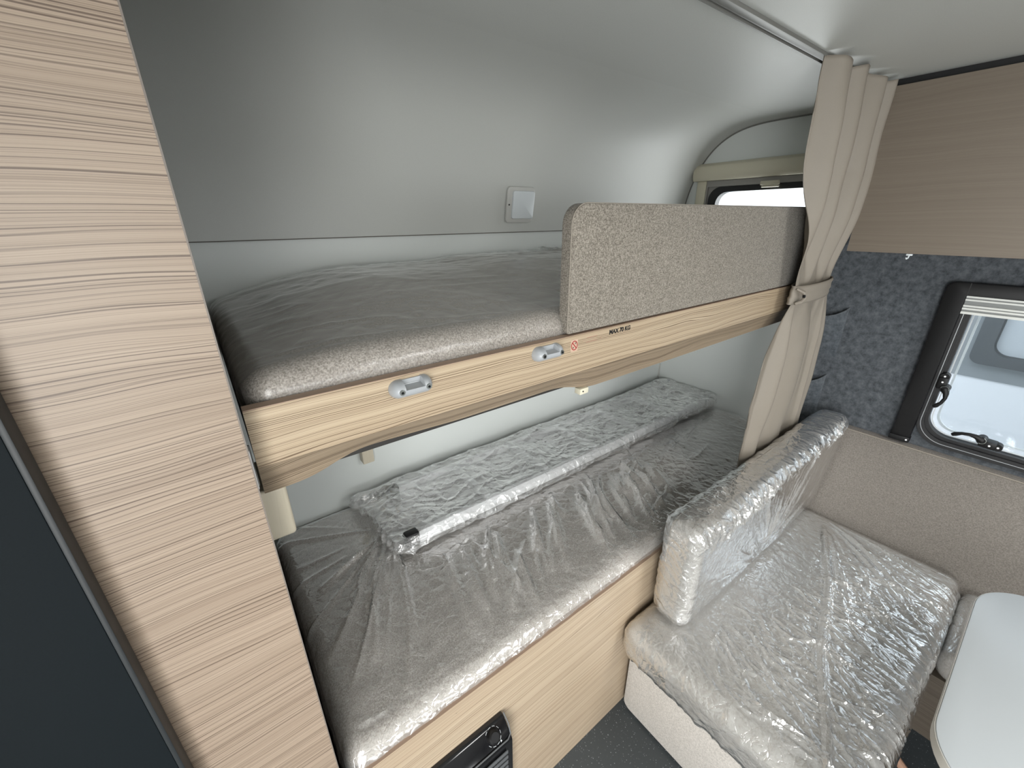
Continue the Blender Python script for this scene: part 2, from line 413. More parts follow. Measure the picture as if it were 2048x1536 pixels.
M['pale_wood'] = wood('pale_birch', (0.66, 0.60, 0.48), (0.60, 0.54, 0.42), (0.5, 0.44, 0.33), along='z', across='x', lines=0.2, freq=2, seed=8)
M['shell'] = plain('white_shell_lining', (0.50, 0.51, 0.485), 0.42, spec=0.45, nscale=900, namt=0.03, bump=0.08)
M['ceil'] = plain('ceiling_lining', (0.50, 0.51, 0.485), 0.5, spec=0.4, nscale=500, namt=0.04, bump=0.12)
M['wall'] = plain('white_wall_panel', (0.66, 0.69, 0.67), 0.45, nscale=700, namt=0.02)
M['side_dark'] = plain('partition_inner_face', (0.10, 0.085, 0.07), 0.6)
M['felt'] = felt_mat('blue_grey_felt', (0.04, 0.045, 0.052), (0.125, 0.136, 0.148), 42)
M['felt2'] = felt_mat('pocket_felt', (0.045, 0.052, 0.06), (0.115, 0.127, 0.14), 60)
M['tweed'] = tweed('beige_tweed', (0.115, 0.10, 0.082), (0.33, 0.30, 0.255))
M['tweed_pad'] = tweed('backrest_tweed', (0.145, 0.13, 0.115), (0.235, 0.213, 0.19), 560, bump=0.3)
M['tweed_low_lifted'] = tweed('brightened_mattress_tweed', (0.33, 0.29, 0.255), (0.70, 0.64, 0.58), 700)  # same mattress fabric, colour lightened to stand in for light under the bunk
M['tweed_end_lifted'] = tweed('brightened_bench_tweed', (0.40, 0.375, 0.345), (0.60, 0.565, 0.525), 600, bump=0.25)  # bench fabric with extra light put into the colour of the end panel
M['tweed_mat'] = tweed('mattress_tweed', (0.17, 0.146, 0.125), (0.45, 0.40, 0.355), 760)
M['tweed_light'] = tweed('bench_upholstery', (0.31, 0.29, 0.262), (0.46, 0.43, 0.395), 600, bump=0.25)
M['piping'] = plain('piping_cord', (0.27, 0.24, 0.20), 0.8)
M['film'] = plastic_film('clear_film', haze=0.17, rough=0.16, refl=1.9, crinkle=0.45, cscale=30)
M['film_up'] = plastic_film('matte_film', haze=0.05, rough=0.28, refl=0.55, crinkle=0.15, cscale=25)
M['film_seat'] = plastic_film('creased_film', haze=0.16, rough=0.16, refl=2.6, crinkle=0.35, cscale=45)
M['film_glare'] = plastic_film('white_glare_film', haze=0.50, rough=0.22, refl=2.4, crinkle=0.5, cscale=26, tint=(1, 1, 1), dist=0.008)  # white haze painted in for bright reflections on the ladder bag
M['film_bag'] = plastic_film('bag_film', haze=0.20, rough=0.18, refl=2.2, crinkle=0.6, cscale=26, tint=(1, 1, 1), dist=0.007)
M['film_shiny'] = plastic_film('crumpled_film', haze=0.12, rough=0.10, refl=1.5, crinkle=0.6, cscale=55)
M['black'] = plain('black_plastic', (0.006, 0.006, 0.0065), 0.45, spec=0.25)
M['rubber'] = plain('black_rubber', (0.008, 0.008, 0.009), 0.45)
M['gloss_black'] = plain('glossy_black', (0.008, 0.008, 0.009), 0.12)
M['dark_door'] = plain('anthracite_door', (0.005, 0.008, 0.010), 0.7, spec=0.15, nscale=500, namt=0.1)
M['dark_edge'] = plain('anthracite_edge', (0.012, 0.015, 0.017), 0.5)
M['alu'] = plain('aluminium', (0.92, 0.93, 0.94), 0.42, metal=0.3)
M['grey_plastic'] = plain('grey_plastic', (0.34, 0.355, 0.37), 0.32)
M['grille'] = plain('heater_grille_grey', (0.10, 0.105, 0.11), 0.35)
M['screw'] = plain('steel_screw', (0.35, 0.37, 0.36), 0.3, metal=1.0)
M['cream'] = plain('cream_plastic', (0.62, 0.585, 0.46), 0.4)
M['lamp'] = plain('white_switch_plastic', (0.62, 0.66, 0.68), 0.3)
M['lampbase'] = plain('white_back_plate', (0.50, 0.50, 0.475), 0.35)
M['grey_reveal'] = plain('grey_reveal', (0.30, 0.29, 0.27), 0.5)
M['track'] = plain('grey_track', (0.17, 0.168, 0.155), 0.45)
M['curtain'] = plain('beige_satin_curtain', (0.235, 0.207, 0.172), 0.55, spec=0.3, nscale=1500, namt=0.05, bump=0.1)
M['table'] = plain('white_table_laminate', (0.42, 0.445, 0.46), 0.28)
M['table_edge'] = plain('cream_table_edge', (0.62, 0.60, 0.55), 0.35)
M['copper'] = plain('rosewood_leg', (0.45, 0.27, 0.19), 0.4)
M['floor'] = speckle('speckled_vinyl', (0.045, 0.052, 0.056), (0.35, 0.38, 0.40))
M['silver'] = plain('silver_pleat', (0.68, 0.69, 0.66), 0.4)
M['pleat_grey'] = plain('grey_pleat', (0.22, 0.23, 0.225), 0.5)
M['pane'] = pane_mat('acrylic_pane')
M['pane_rim'] = plain('acrylic_rim', (0.55, 0.57, 0.58), 0.15)
M['red'] = plain('red_print', (0.32, 0.03, 0.03), 0.5)
M['faded'] = plain('faded_red_print', (0.36, 0.20, 0.15), 0.5)
M['blackprint'] = plain('black_print', (0.01, 0.01, 0.01), 0.5)
M['sticker'] = plain('pink_sticker', (0.50, 0.36, 0.27), 0.4)
M['body_white'] = plain('caravan_white', (0.6, 0.61, 0.63), 0.4)
M['body_grey'] = plain('caravan_grey', (0.19, 0.205, 0.215), 0.4)
M['win_grey'] = plain('caravan_window_frame', (0.06, 0.065, 0.07), 0.4)
M['win_bright'] = plain('caravan_window_pane', (0.35, 0.37, 0.39), 0.15)
M['snow'] = plain('pale_ground', (0.72, 0.73, 0.74), 0.9, nscale=3, namt=0.06)
M['wood_dark_under'] = wood('shaded_bench_laminate', (0.10, 0.085, 0.065), (0.075, 0.06, 0.047), (0.04, 0.03, 0.022), along='y', seed=6.0)  # same laminate, shade under table and seats put into the colour
M['mdf'] = plain('dark_bed_board', (0.02, 0.018, 0.016), 0.7)

# ------------------------------------------------------------------ room shell
CZ = 1.95; XL = -2.70; YF = -4.6
mb = MB().box((XL-.03, YF-.03, -0.03), (0.03, 0.03, 0.0)); struct('floor', mb, M['floor'], smooth=False)
# ceiling with the curved rear (one shell from the front wall to the seam on the rear wall)
prof = [(-0.010, 1.535), (-0.014, 1.58), (-0.020, 1.625), (-0.030, 1.675), (-0.045, 1.727), (-0.066, 1.778), (-0.094, 1.827), (-0.129, 1.869), (-0.171, 1.902), (-0.22, 1.926), (-0.277, 1.941), (-0.338, 1.948), (-0.40, 1.950)]
def catmull(p, n=6):
    out = []
    for i in range(len(p)-1):
        a = p[max(i-1, 0)]; b = p[i]; c = p[i+1]; d = p[min(i+2, len(p)-1)]
        for k in range(n):
            t = k/n
            out.append(tuple(0.5*((2*b[j])+(-a[j]+c[j])*t+(2*a[j]-5*b[j]+4*c[j]-d[j])*t*t+(-a[j]+3*b[j]-3*c[j]+d[j])*t**3) for j in range(2)))
    out.append(p[-1]); return out
pr = catmull(prof)
cur = pr+[(y+0.0, z) for y, z in []]
poly = pr+[(-0.40, 2.02), (0.05, 2.02), (0.05, 1.535)]
mb = MB().prism(poly, XL-.03, 0.03, 'x')
curved = mb
struct('wall_rear', MB().box((XL-.03, 0.0, -0.02), (0.03, 0.04, 1.533)), M['wall'], smooth=False)
# ceiling flat part, with the roof hatch opening
mb = MB()
hx0, hx1, hy0, hy1 = -1.35, -0.75, -2.65, -2.05
mb.box((XL-.03, hy1, CZ), (0.03, -0.40, 2.0)); mb.box((XL-.03, YF-.03, CZ), (0.03, hy0, 2.0))
mb.box((XL-.03, hy0, CZ), (hx0, hy1, 2.0)); mb.box((hx1, hy0, CZ), (0.03, hy1, 2.0))
ceil = struct('ceiling', mb, M['ceil'], smooth=False)
build('curved_rear', curved, M['shell'], ceil, ang=30)
# right side wall: white behind the bunks, felt beside the dinette; openings for both windows
mb = MB(); T = 0.03
Y1a, Y1b, Z1a, Z1b = -0.64, -0.160, 1.34, 1.705
Y2a, Y2b, Z2a, Z2b = -1.95, -1.118, 0.80, 1.36
YS = -0.66
mb.box((0, Y1b, 0), (T, 0.03, 2.0)); mb.box((0, Y1a, 0), (T, Y1b, Z1a)); mb.box((0, Y1a, Z1b), (T, Y1b, 2.0)); mb.box((0, YS, 0), (T, Y1a, 2.0))
mb.box((0, Y2b, 0), (T, YS, 2.0), mi=1); mb.box((0, Y2a, 0), (T, Y2b, Z2a), mi=1); mb.box((0, Y2a, Z2b), (T, Y2b, 2.0), mi=1)
mb.box((0, YF, 0), (T, Y2a, 2.0), mi=1)
struct('wall_right', mb, [M['wall'], M['felt']], smooth=False)
# left wall with entrance door opening and kitchen window opening
mb = MB()
mb.box((XL-T, -1.70, 0), (XL, 0.03, 2.0)); mb.box((XL-T, -2.40, 1.86), (XL, -1.70, 2.0)); mb.box((XL-T, -2.85, 0), (XL, -2.40, 2.0))
mb.box((XL-T, -3.75, 0), (XL, -2.85, 1.05)); mb.box((XL-T, -3.75, 1.55), (XL, -2.85, 2.0)); mb.box((XL-T, YF, 0), (XL, -3.75, 2.0))
struct('wall_left', mb, M['wall'], smooth=False)
mb = MB()
mb.box((XL, YF-T, 0), (0, YF, 0.9)); mb.box((XL, YF-T, 1.6), (0, YF, 2.0)); mb.box((XL, YF-T, 0.9), (-2.2, YF, 1.6)); mb.box((-0.4, YF-T, 0.9), (0, YF, 1.6))
struct('wall_front', mb, M['wall'], smooth=False)
# dark groove where the curved rear meets the side wall
mb = MB().tube([(-0.003, y, z-0.002) for y, z in pr]+[(-0.003, -0.8, 1.948)], 0.0035, 6)
setp(build('trim_1', mb, M['track']), kind='structure')
# seam strip on the rear wall
mb = MB().box((-2.072, -0.0085, 1.5325), (-0.001, -0.0005, 1.5348)); setp(build('trim_2', mb, M['side_dark'], smooth=False), kind='structure')
mb = MB().box((-0.006, -0.006, 0.55), (0.0, 0.0, 1.25)); setp(build('trim_3', mb, M['lampbase'], smooth=False), kind='structure')

# ------------------------------------------------------------------ curtain track on the ceiling
t = thing('curtain_track', 'grey metal curtain track running across the white ceiling in front of the bunks', 'curtain track', (-1.3, -0.772, CZ))
build('channel', MB().box((XL, -0.787, CZ-0.008), (-0.30, -0.770, CZ-0.0005), 0.001), M['track'], t)
build('lip', MB().box((XL, -0.7695, CZ-0.006), (-0.30, -0.765, CZ-0.0005)).box((XL, -0.7605, CZ-0.009), (-0.30, -0.757, CZ-0.0005)), M['track'], t)
build('slot', MB().box((XL, -0.765, CZ-0.002), (-0.30, -0.7605, CZ-0.0005)), M['black'], t)

# ------------------------------------------------------------------ wardrobe panel and dark door at the left
mb = MB().box((XL, -0.800, 0.0), (-2.0575, -0.782, CZ-0.001))
t = thing('wardrobe_wall', 'tall wood-grain partition panel at the left end of the bunks', 'partition', (-2.3, -0.79, 0))
build('front_panel', mb, M['oak'], t, smooth=False)
build('edge_strip', MB().box((-2.0575, -0.8005, 0.0), (-2.0560, -0.782, CZ-0.001)), M['edge_grey'], t, smooth=False)
build('side_panel', MB().prism([(-0.781, 0.0), (-0.014, 0.0), (-0.0145, 1.528)]+[(y-0.002, z-0.001) for y, z in pr[1:]]+[(-0.781, 1.9485)], -2.092, -2.074, 'x'), M['side_dark'], t, smooth=False)
t = thing('dark_door', 'dark anthracite door leaf standing before the wood-grain partition at the lower left', 'door', (-2.4, -0.84, 0))
build('leaf', MB().box((XL, -0.828, 0.0), (-2.2125, -0.806, CZ-0.02), 0.0015), M['dark_door'], t)
build('edge_strip', MB().box((-2.2125, -0.8285, 0.0), (-2.2075, -0.806, CZ-0.02), 0.001), M['dark_edge'], t)

# ------------------------------------------------------------------ upper bunk
def text_mesh(s, size):
    c = bpy.data.curves.new('writing', 'FONT'); c.body = s; c.size = size; c.offset = 0.0006
    o = bpy.data.objects.new('writing', c); col.objects.link(o)
    bpy.context.view_layer.update()
    me = bpy.data.meshes.new_from_object(o.evaluated_get(bpy.context.evaluated_depsgraph_get()))
    vs = [v.co.copy() for v in me.vertices]; fs = [list(p.vertices) for p in me.polygons]
    bpy.data.objects.remove(o); bpy.data.curves.remove(c); bpy.data.meshes.remove(me)
    return vs, fs
bunk = thing('bunk_bed', 'upper bunk bed with a wood-grain front rail and shaped lower edge', 'bunk bed', (-1.03, -0.38, 1.25))
YR = -0.76
rail = build('front_rail', MB().box((-2.051, YR, 1.292), (-0.330, YR+0.018, 1.370)), M['oak_rail'], bunk, smooth=False)
build('edge_banding', MB().box((-2.051, YR+0.0004, 1.370), (-0.330, YR+0.018, 1.3710)), M['edge'], rail, smooth=False)
# shaped lower edge: a strip that slopes inwards under the rail with a wavy bottom line
bx = [(-2.051, 1.240), (-2.02, 1.240), (-1.99, 1.242), (-1.965, 1.250), (-1.94, 1.260), (-1.91, 1.2635), (-1.86, 1.262), (-1.75, 1.258), (-1.60, 1.259), (-1.53, 1.260), (-1.49, 1.254), (-1.455, 1.243), (-1.42, 1.237), (-1.30, 1.237), (-1.0, 1.238), (-0.5, 1.241), (-0.003, 1.243)]
xs = np.linspace(-2.051, -0.330, 240); bz = np.interp(xs, [b[0] for b in bx], [b[1] for b in bx])
bz = np.convolve(np.pad(bz, 3, 'edge'), np.ones(7)/7, 'valid')
X = np.stack([xs]*5); Yr = np.stack([np.full_like(xs, YR+0.0005), np.full_like(xs, YR+0.003), np.full_like(xs, -0.738), np.full_like(xs, -0.728), np.full_like(xs, -0.728)])
Zr = np.stack([np.full_like(xs, 1.2920), np.full_like(xs, 1.290), bz, bz, np.full_like(xs, 1.30)])
build('shaped_edge', MB().grid(X, Yr, Zr), M['oak_shaped'], bunk, ang=50)
build('bed_board', MB().box((-2.05, -0.725, 1.2475), (-0.330, -0.60, 1.325)).box((-2.05, -0.60, 1.2475), (-0.003, -0.01, 1.325)), M['mdf'], bunk, smooth=False)
# two grey ladder catches screwed to the rail
def catch(x0, x1):
    z0, z1 = 1.338, 1.3655; zc = (z0+z1)/2; yb = YR; L = x1-x0
    mb = MB()
    # body: half-round bar with thick rounded ends and a notch in the middle of the top
    n = 48; m = 14; xs = np.linspace(x0, x1, n); P = []
    for x in xs:
        e = min(x-x0, x1-x); k = math.sqrt(max(0.0, 1-(1-min(1, e/0.013))**2)); hz = (z1-z0)/2*k; d = 0.020*k
        u = (x-x0)/L
        notch = 0.30 < u < 0.74
        row = []
        for j in range(m):
            a = math.pi*j/(m-1); yy = yb-d*math.sin(a); zz = zc-hz*math.cos(a)
            if notch and a > math.pi*0.55: yy = yb-0.0005-0.004*math.sin(a); zz = min(zz, zc+0.006*1)
            row.append((x, yy, zz))
        P.append(row)
    P = np.array(P); mb.grid(P[..., 0], P[..., 1], P[..., 2])
    mb.box((x0+L*0.30, yb-0.003, zc-0.004), (x0+L*0.74, yb, z1-0.001))
    c = build('ladder_catch', mb, M['grey_plastic'], bunk, ang=40); setp(c, 'grey plastic ladder catch')
    for u in (0.20, 0.82):
        x = x0+L*u; s = MB(); s.cyl((x, yb-0.0150, zc), (x, yb-0.0215, zc), 0.0040, n=20)
        s.cyl((x, yb-0.0213, zc), (x, yb-0.0219, zc), 0.0022, n=6, mi=1)
        build('screw', s, [M['screw'], M['black']], c)
catch(-1.874, -1.807); catch(-1.606, -1.537)
# printed notice: red prohibition sign, two faint lines, load limit
st = build('sticker', MB().prism(rrect(-1.508, -1.489, 1.3385, 1.3625, 0.002, 3), YR-0.0006, YR-0.0001, 'y'), M['sticker'], rail)
cx, cz, R = -1.4985, 1.3505, 0.0085; mb = MB()
mb.ring([(cx+R*math.cos(2*math.pi*i/32), cz+(R+.0012)*math.sin(2*math.pi*i/32)) for i in range(32)], [(cx+R*.82*math.cos(2*math.pi*i/32), cz+(R+.0012)*.82*math.sin(2*math.pi*i/32)) for i in range(32)], YR-0.0011, YR-0.0006, 'y')
d = R*.66; mb.prism([(cx-d-.0008, cz+d), (cx-d+.0008, cz+d+.001), (cx+d+.0008, cz-d), (cx+d-.0008, cz-d-.001)], YR-0.0011, YR-0.0006, 'y')
build('prohibition_sign', mb, M['red'], rail, smooth=False)
mb = MB()
for qx, qz in ((cx+.003, cz+.0045), (cx-.003, cz-.004)):
    mb.ring([(qx+.0017*math.cos(2*math.pi*i/12), qz+.0017*math.sin(2*math.pi*i/12)) for i in range(12)], [(qx+.001*math.cos(2*math.pi*i/12), qz+.001*math.sin(2*math.pi*i/12)) for i in range(12)], YR-0.0010, YR-0.0006, 'y')
build('pictogram', mb, M['blackprint'], rail, smooth=False)
mb = MB()
for k, (xa, xb, z) in enumerate(((-1.463, -1.434, 1.3600), (-1.474, -1.436, 1.3553), (-1.466, -1.434, 1.3510))):
    x = xa
    rnd = random.Random(k)
    while x < xb:
        w = rnd.uniform(0.002, 0.005); mb.box((x, YR-0.0005, z-0.0006), (min(x+w, xb), YR-0.0001, z+0.0006), mi=0 if k != 1 else 1); x += w+0.0009
mb.cyl((-1.423, YR-0.0006, 1.3535), (-1.423, YR, 1.3535), 0.0018, n=12, mi=1)
build('small_print', mb, [M['faded'], M['edge']], rail, smooth=False)
vs, fs = text_mesh('MAX 70 KG', 0.0125)
w = max(v.x for v in vs)-min(v.x for v in vs); k = 0.068/w; x0 = min(v.x for v in vs)
mb = MB().add([(-1.397+(v.x-x0)*k, YR-0.0006, 1.3560+v.y) for v in vs], fs)
build('writing', mb, M['blackprint'], rail, smooth=False)
# little white clip under the rail
t = thing('plastic_clip', 'tiny cream plastic clip with a dark screw under the upper bunk rail', 'clip', (-1.445, -0.735, 1.235))
build('clip_body', MB().box((-1.457, -0.745, 1.228), (-1.432, -0.728, 1.241), 0.001), M['cream'], t)
build('screw', MB().cyl((-1.449, -0.7445, 1.235), (-1.449, -0.7462, 1.235), 0.0016, n=12), M['black'], t)
# metal bracket and support block at the left end
t = thing('hinge_bracket', 'thin grey metal bracket strip at the left end of the upper bunk rail', 'bracket', (-2.062, -0.75, 1.26))
build('plate', MB().box((-2.0735, -0.752, 1.262), (-2.0535, -0.749, 1.322), 0.0008), M['track'], t)
build('flange', MB().box((-2.0575, -0.7595, 1.262), (-2.0550, -0.752, 1.318)), M['alu'], t)
t = thing('support_block', 'pale wooden support block under the left end of the upper bunk', 'wooden block', (-2.05, -0.66, 1.145))
build('block', MB().box((-2.0735, -0.720, 1.146), (-2.0240, -0.62, 1.232), 0.006, 4), M['pale_wood'], t)
# wooden peg on the rear wall
t = thing('wall_peg', 'small pale wooden block fixed to the rear wall below the upper bunk', 'wooden block', (-1.722, -0.015, 0.8))
build('block', MB().box((-1.747, -0.036, 0.801), (-1.709, 0.0, 0.93), 0.002), M['pale_wood'], t)

# guard board
gp = rrect(-1.512, -0.36, 1.3735, 1.606, 0.034, 8)
gp = [p for p in gp]
# only the top left corner is round
gp = [(-0.36, 1.606)]+rrect(-1.512, -0.36, 1.3735, 1.606, 0.036, 10)[11:22]+[(-1.512, 1.3735), (-0.36, 1.3735)]
g = thing('guard_board', 'tweed covered guard board with a rounded corner standing on the upper bunk rail', 'guard board', (-0.93, -0.742, 1.3735))
build('padded_panel', MB().prism(gp, -0.757, -0.727, 'y', bevel=0.0035, seg=3), M['tweed'], g, ang=50)
gi = [(-1.5125+0.0, 1.376), (-1.5125, 1.57)]+[(-1.512+0.036-0.0362*math.cos(a), 1.57+0.0362*math.sin(a)) for a in np.linspace(0.1, math.pi/2, 10)]+[(-0.36, 1.6065)]
build('seam_piping', MB().tube([(x, -0.7535, z) for x, z in gi], 0.0010, 6), M['piping'], g)

# ------------------------------------------------------------------ upper mattress in film
def up_shape(P):
    x, y, z = P[:, 0], P[:, 1], P[:, 2]
    top = sstep(1.36, 1.42, z)
    crown = 0.046*sstep(-0.78, -0.30, y)*sstep(-2.07, -1.70, x)+0.012*sstep(-1.5, -1.3, x)*sstep(-0.735, -0.3, y)
    crown = crown-0.012*(1-sstep(-2.05, -1.9, x))
    return top*crown
def up_fabric(P, N):
    d = np.zeros_like(P); d[:, 2] = up_shape(P)+0.002*noise3(P[:, 0]*6, P[:, 1]*6, 0, 3); return d
def up_film(P, N):
    x, y, z = P[:, 0], P[:, 1], P[:, 2]; s = up_shape(P)
    w = 0.0025+0.0022*ridged(x*4+y*2, y*20+x*3, z*10, 5, 5)*sstep(-2.05, -1.95, x)*(1-0.8*sstep(-1.7, -1.3, x)*sstep(-.3, -.6, y))
    w += 0.0012*noise3(x*40, y*40, z*40, 6)
    # stiff fold near the guard board
    w += 0.010*np.exp(-((x+0.95+0.25*(y+.2))/0.03)**2)*sstep(-.6, -.1, y)
    d = N*w[:, None]; d[:, 2] += s; return d
um = thing('upper_mattress', 'tweed mattress in clear plastic film lying on the upper bunk', 'mattress', (-1.03, -0.38, 1.325))
build('cover', cushion((-2.045, -0.738, 1.326), (-0.340, -0.020, 1.412), 0.036, 0.012, up_fabric), M['tweed_mat'], um)
build('plastic_wrap', cushion((-2.048, -0.7395, 1.3255), (-0.337, -0.017, 1.4125), 0.036, 0.006, up_film), M['film_up'], um)

# ------------------------------------------------------------------ lower bunk
lb = thing('lower_bunk_base', 'wood-grain base box of the lower bunk reaching down to the floor', 'bunk bed', (-1.03, -0.4, 0))
YP = -0.787
build('front_panel', MB().box((-2.056, YP, 0.0), (-1.16, YP+0.018, 0.624)).box((-1.16, YP, 0.0), (-0.003, YP+0.018, 0.624)), M['oak_panel'], lb, smooth=False)
build('edge_banding', MB().box((-2.056, YP+0.0003, 0.624), (-0.003, YP+0.018, 0.6250)), M['edge'], lb, smooth=False)
build('bed_board', MB().box((-2.05, YP+0.018, 0.50), (-0.003, -0.003, 0.528)), M['mdf'], lb, smooth=False)
LZ = 0.646
def low_shape(P):
    x, y, z = P[:, 0], P[:, 1], P[:, 2]
    top = sstep(0.58, 0.64, z)
    d = 0.012*np.sin(np.pi*np.clip((y+0.765)/0.76, 0, 1))*np.sin(np.pi*np.clip((x+2.05)/2.04, 0, 1))**0.4
    press = 0.014*np.exp(-(((y+0.21)/0.16)**4))*sstep(-1.85, -1.7, x)
    return top*(d-press)
def low_fabric(P, N):
    d = np.zeros_like(P); d[:, 2] = low_shape(P); return d
rnd = random.Random(4); LF = []
for i in range(58):
    x0 = rnd.uniform(-1.72, -0.75); y0 = -0.40-rnd.uniform(0, 0.14)
    a_ = math.radians(rnd.gauss(-30 if x0 > -1.5 else -20, 9)); ln = rnd.uniform(0.12, 0.34)*(1.0 if x0 < -1.0 else 0.7)
    LF.append((x0, y0, x0+ln*math.sin(a_), y0-ln*math.cos(a_), rnd.uniform(0.005, 0.014), rnd.uniform(0.004, 0.012), rnd.gauss(0, 0.006)))
for i in range(20):       # left end: fan from the bag's corner
    a_ = math.radians(rnd.uniform(-125, -5)); r0 = rnd.uniform(0.03, 0.15); ln = rnd.uniform(0.12, 0.45)
    LF.append((-1.74+r0*math.sin(a_), -0.22-r0*math.cos(a_), -1.74+(r0+ln)*math.sin(a_), -0.22-(r0+ln)*math.cos(a_), rnd.uniform(0.0035, 0.009), rnd.uniform(0.003, 0.008), rnd.gauss(0, 0.012)))
LF += [(-1.774, -0.214, -2.02, -0.56, 0.009, 0.011, 0.01), (-1.79, -0.25, -1.93, -0.62, 0.010, 0.012, -0.01), (-1.042, -0.434, -1.18, -0.60, 0.006, 0.012, 0.004), (-0.99, -0.44, -1.14, -0.63, 0.007, 0.012, -0.02)]
for i in range(12):       # right part, soft folds along the bed
    x0 = rnd.uniform(-0.9, -0.25); y0 = rnd.uniform(-0.65, -0.42); ln = rnd.uniform(0.15, 0.4); a_ = math.radians(rnd.gauss(-62, 12))
    LF.append((x0, y0, x0+ln*math.sin(a_), y0-ln*math.cos(a_)*0.5, rnd.uniform(0.005, 0.010), rnd.uniform(0.002, 0.005), rnd.gauss(0, 0.01)))
def low_film(P, N):
    x, y, z = P[:, 0], P[:, 1], P[:, 2]
    top = np.clip(N[:, 2], 0, 1)
    fold = 1.5*folds(x, y, LF)*(1-0.8*sstep(-0.66, -0.745, y)); f3 = 0.0015*ridged(x*14+y*7, y*5-x, 0, 24, 6)*sstep(-0.36, -0.46, y)
    edge = np.exp(-((y+0.725)/0.025)**2)*top
    cr = (0.0022*ridged(x*48, y*30+x*8, 0, 25, 3)+0.003*ridged(x*85+y*50, y*60, 0, 26, 2))*edge
    fine = 0.0006*noise3(x*70, y*70, z*70, 27)+0.0012*noise3(x*22, y*22, z*22, 28)
    front = (1-top)*(0.0035*ridged(x*26+z*14, z*14, 0, 29, 3))
    w = 0.0035+(fold+f3)*top+cr+fine+front
    d = N*w[:, None]; d[:, 2] += low_shape(P); return d
lm = thing('lower_mattress', 'beige mattress in shiny plastic film lying on the lower bunk', 'mattress', (-1.03, -0.4, 0.528))
build('cover', cushion((-2.045, -0.777, 0.529), (-0.008, -0.006, LZ), 0.040, 0.012, low_fabric), M['tweed_low_lifted'], lm)
build('plastic_wrap', cushion((-2.050, -0.779, 0.530), (-0.005, -0.004, LZ+0.001), 0.040, 0.0036, low_film), M['film'], lm)

# ------------------------------------------------------------------ ladder in a bag, on the lower mattress
lad = thing('ladder', 'aluminium bunk ladder in a crumpled clear bag lying on the lower mattress', 'ladder', (-0.9, -0.21, 0.665))
zl = 0.668
for y0, xa, xb in ((-0.345, -1.70, -0.10), (-0.095, -1.66, -0.10)):
    build('side_rail', MB().box((xa, y0-0.009, zl), (xb, y0+0.009, zl+0.045), 0.004, 2), M['alu'], lad)
for x in (-1.44, -1.175, -0.91, -0.64, -0.375):
    build('rung', MB().box((x-0.011, -0.335, zl+0.026), (x+0.011, -0.105, zl+0.050), 0.004, 2), M['alu'], lad)
for y0, xa in ((-0.345, -1.73), (-0.095, -1.69)):
    build('rubber_foot', MB().box((xa-0.012, y0-0.016, zl-0.002), (xa+0.03, y0+0.016, zl+0.049), 0.006, 3), M['rubber'], lad)
for y0 in (-0.345, -0.095):
    build('hook', MB().tube([(-0.12, y0, zl+0.022), (-0.07, y0, zl+0.022), (-0.045, y0, zl+0.03), (-0.04, y0, zl+0.055)], 0.007, 8), M['grey_plastic'], lad)
gx, gy = np.meshgrid(np.linspace(-1.72, -0.08, 330), np.linspace(-0.332, -0.108, 56))  # extra sheet added to brighten the bag between the rungs
rx_, ry_ = gx.ravel(), gy.ravel()
gz = 0.6865+0.008*noise3(rx_*14, ry_*20, 0, 91)+0.007*ridged(rx_*16+ry_*9+noise3(rx_*7, ry_*7, 0, 93), ry_*18-rx_*5, 0, 92, 3)+0.004*ridged(rx_*38, ry_*42+rx_*12, 0, 94, 3)-0.008
il = build('glare_sheet', MB().grid(gx, gy, gz.reshape(gx.shape)), M['film_glare'], lad, ang=70); setp(il, 'added whitish sheet standing in for bright reflections between the rungs')
def bag(P, N):
    x, y, z = P[:, 0], P[:, 1], P[:, 2]
    top = np.clip(N[:, 2], 0, 1)
    end = 1-sstep(-1.78, -1.62, x); end2 = sstep(-0.30, -0.10, x)
    w = 0.004*noise3(x*9, y*14, z*9, 31)+0.0050*ridged(x*12+y*7, y*17-x*6, z*14, 32, 4)+0.0035*ridged(x*30+2*noise3(x*12, y*12, 0, 38), y*34+x*14, z*30, 33, 4)-0.003
    w = w+end*(0.016*ridged(x*10, y*26, z*20, 34, 2)-0.010)+end2*0.012*noise3(x*20, y*20, z*20, 35)
    # sag between the rungs
    sag = np.zeros_like(x)
    for xr in (-1.5775, -1.3075, -1.0425, -0.775, -0.5075, -0.24): sag = sag+np.exp(-((x-xr)/0.075)**2)
    dz = -0.016*sag*top*np.clip(1-((y+0.22)/0.115)**4, 0, 1)
    w = np.where(top > 0.5, w, w*1.3)
    d = N*w[:, None]; d[:, 2] += dz
    d[:, 2] -= end*0.012*top
    low = z < 0.664; d[:, 2] = np.where(low, np.maximum(d[:, 2], 0.0), d[:, 2])
    # the open end at the left flares out and lies flat
    d[:, 0] += -0.05*end*np.clip((y+0.30)/0.3, 0, 1)**1.5*sstep(-1.72, -1.78, x)
    return d
build('plastic_bag', cushion((-1.785, -0.385, 0.6625), (-0.010, -0.045, 0.724), 0.028, 0.0036, bag), M['film_bag'], lad)

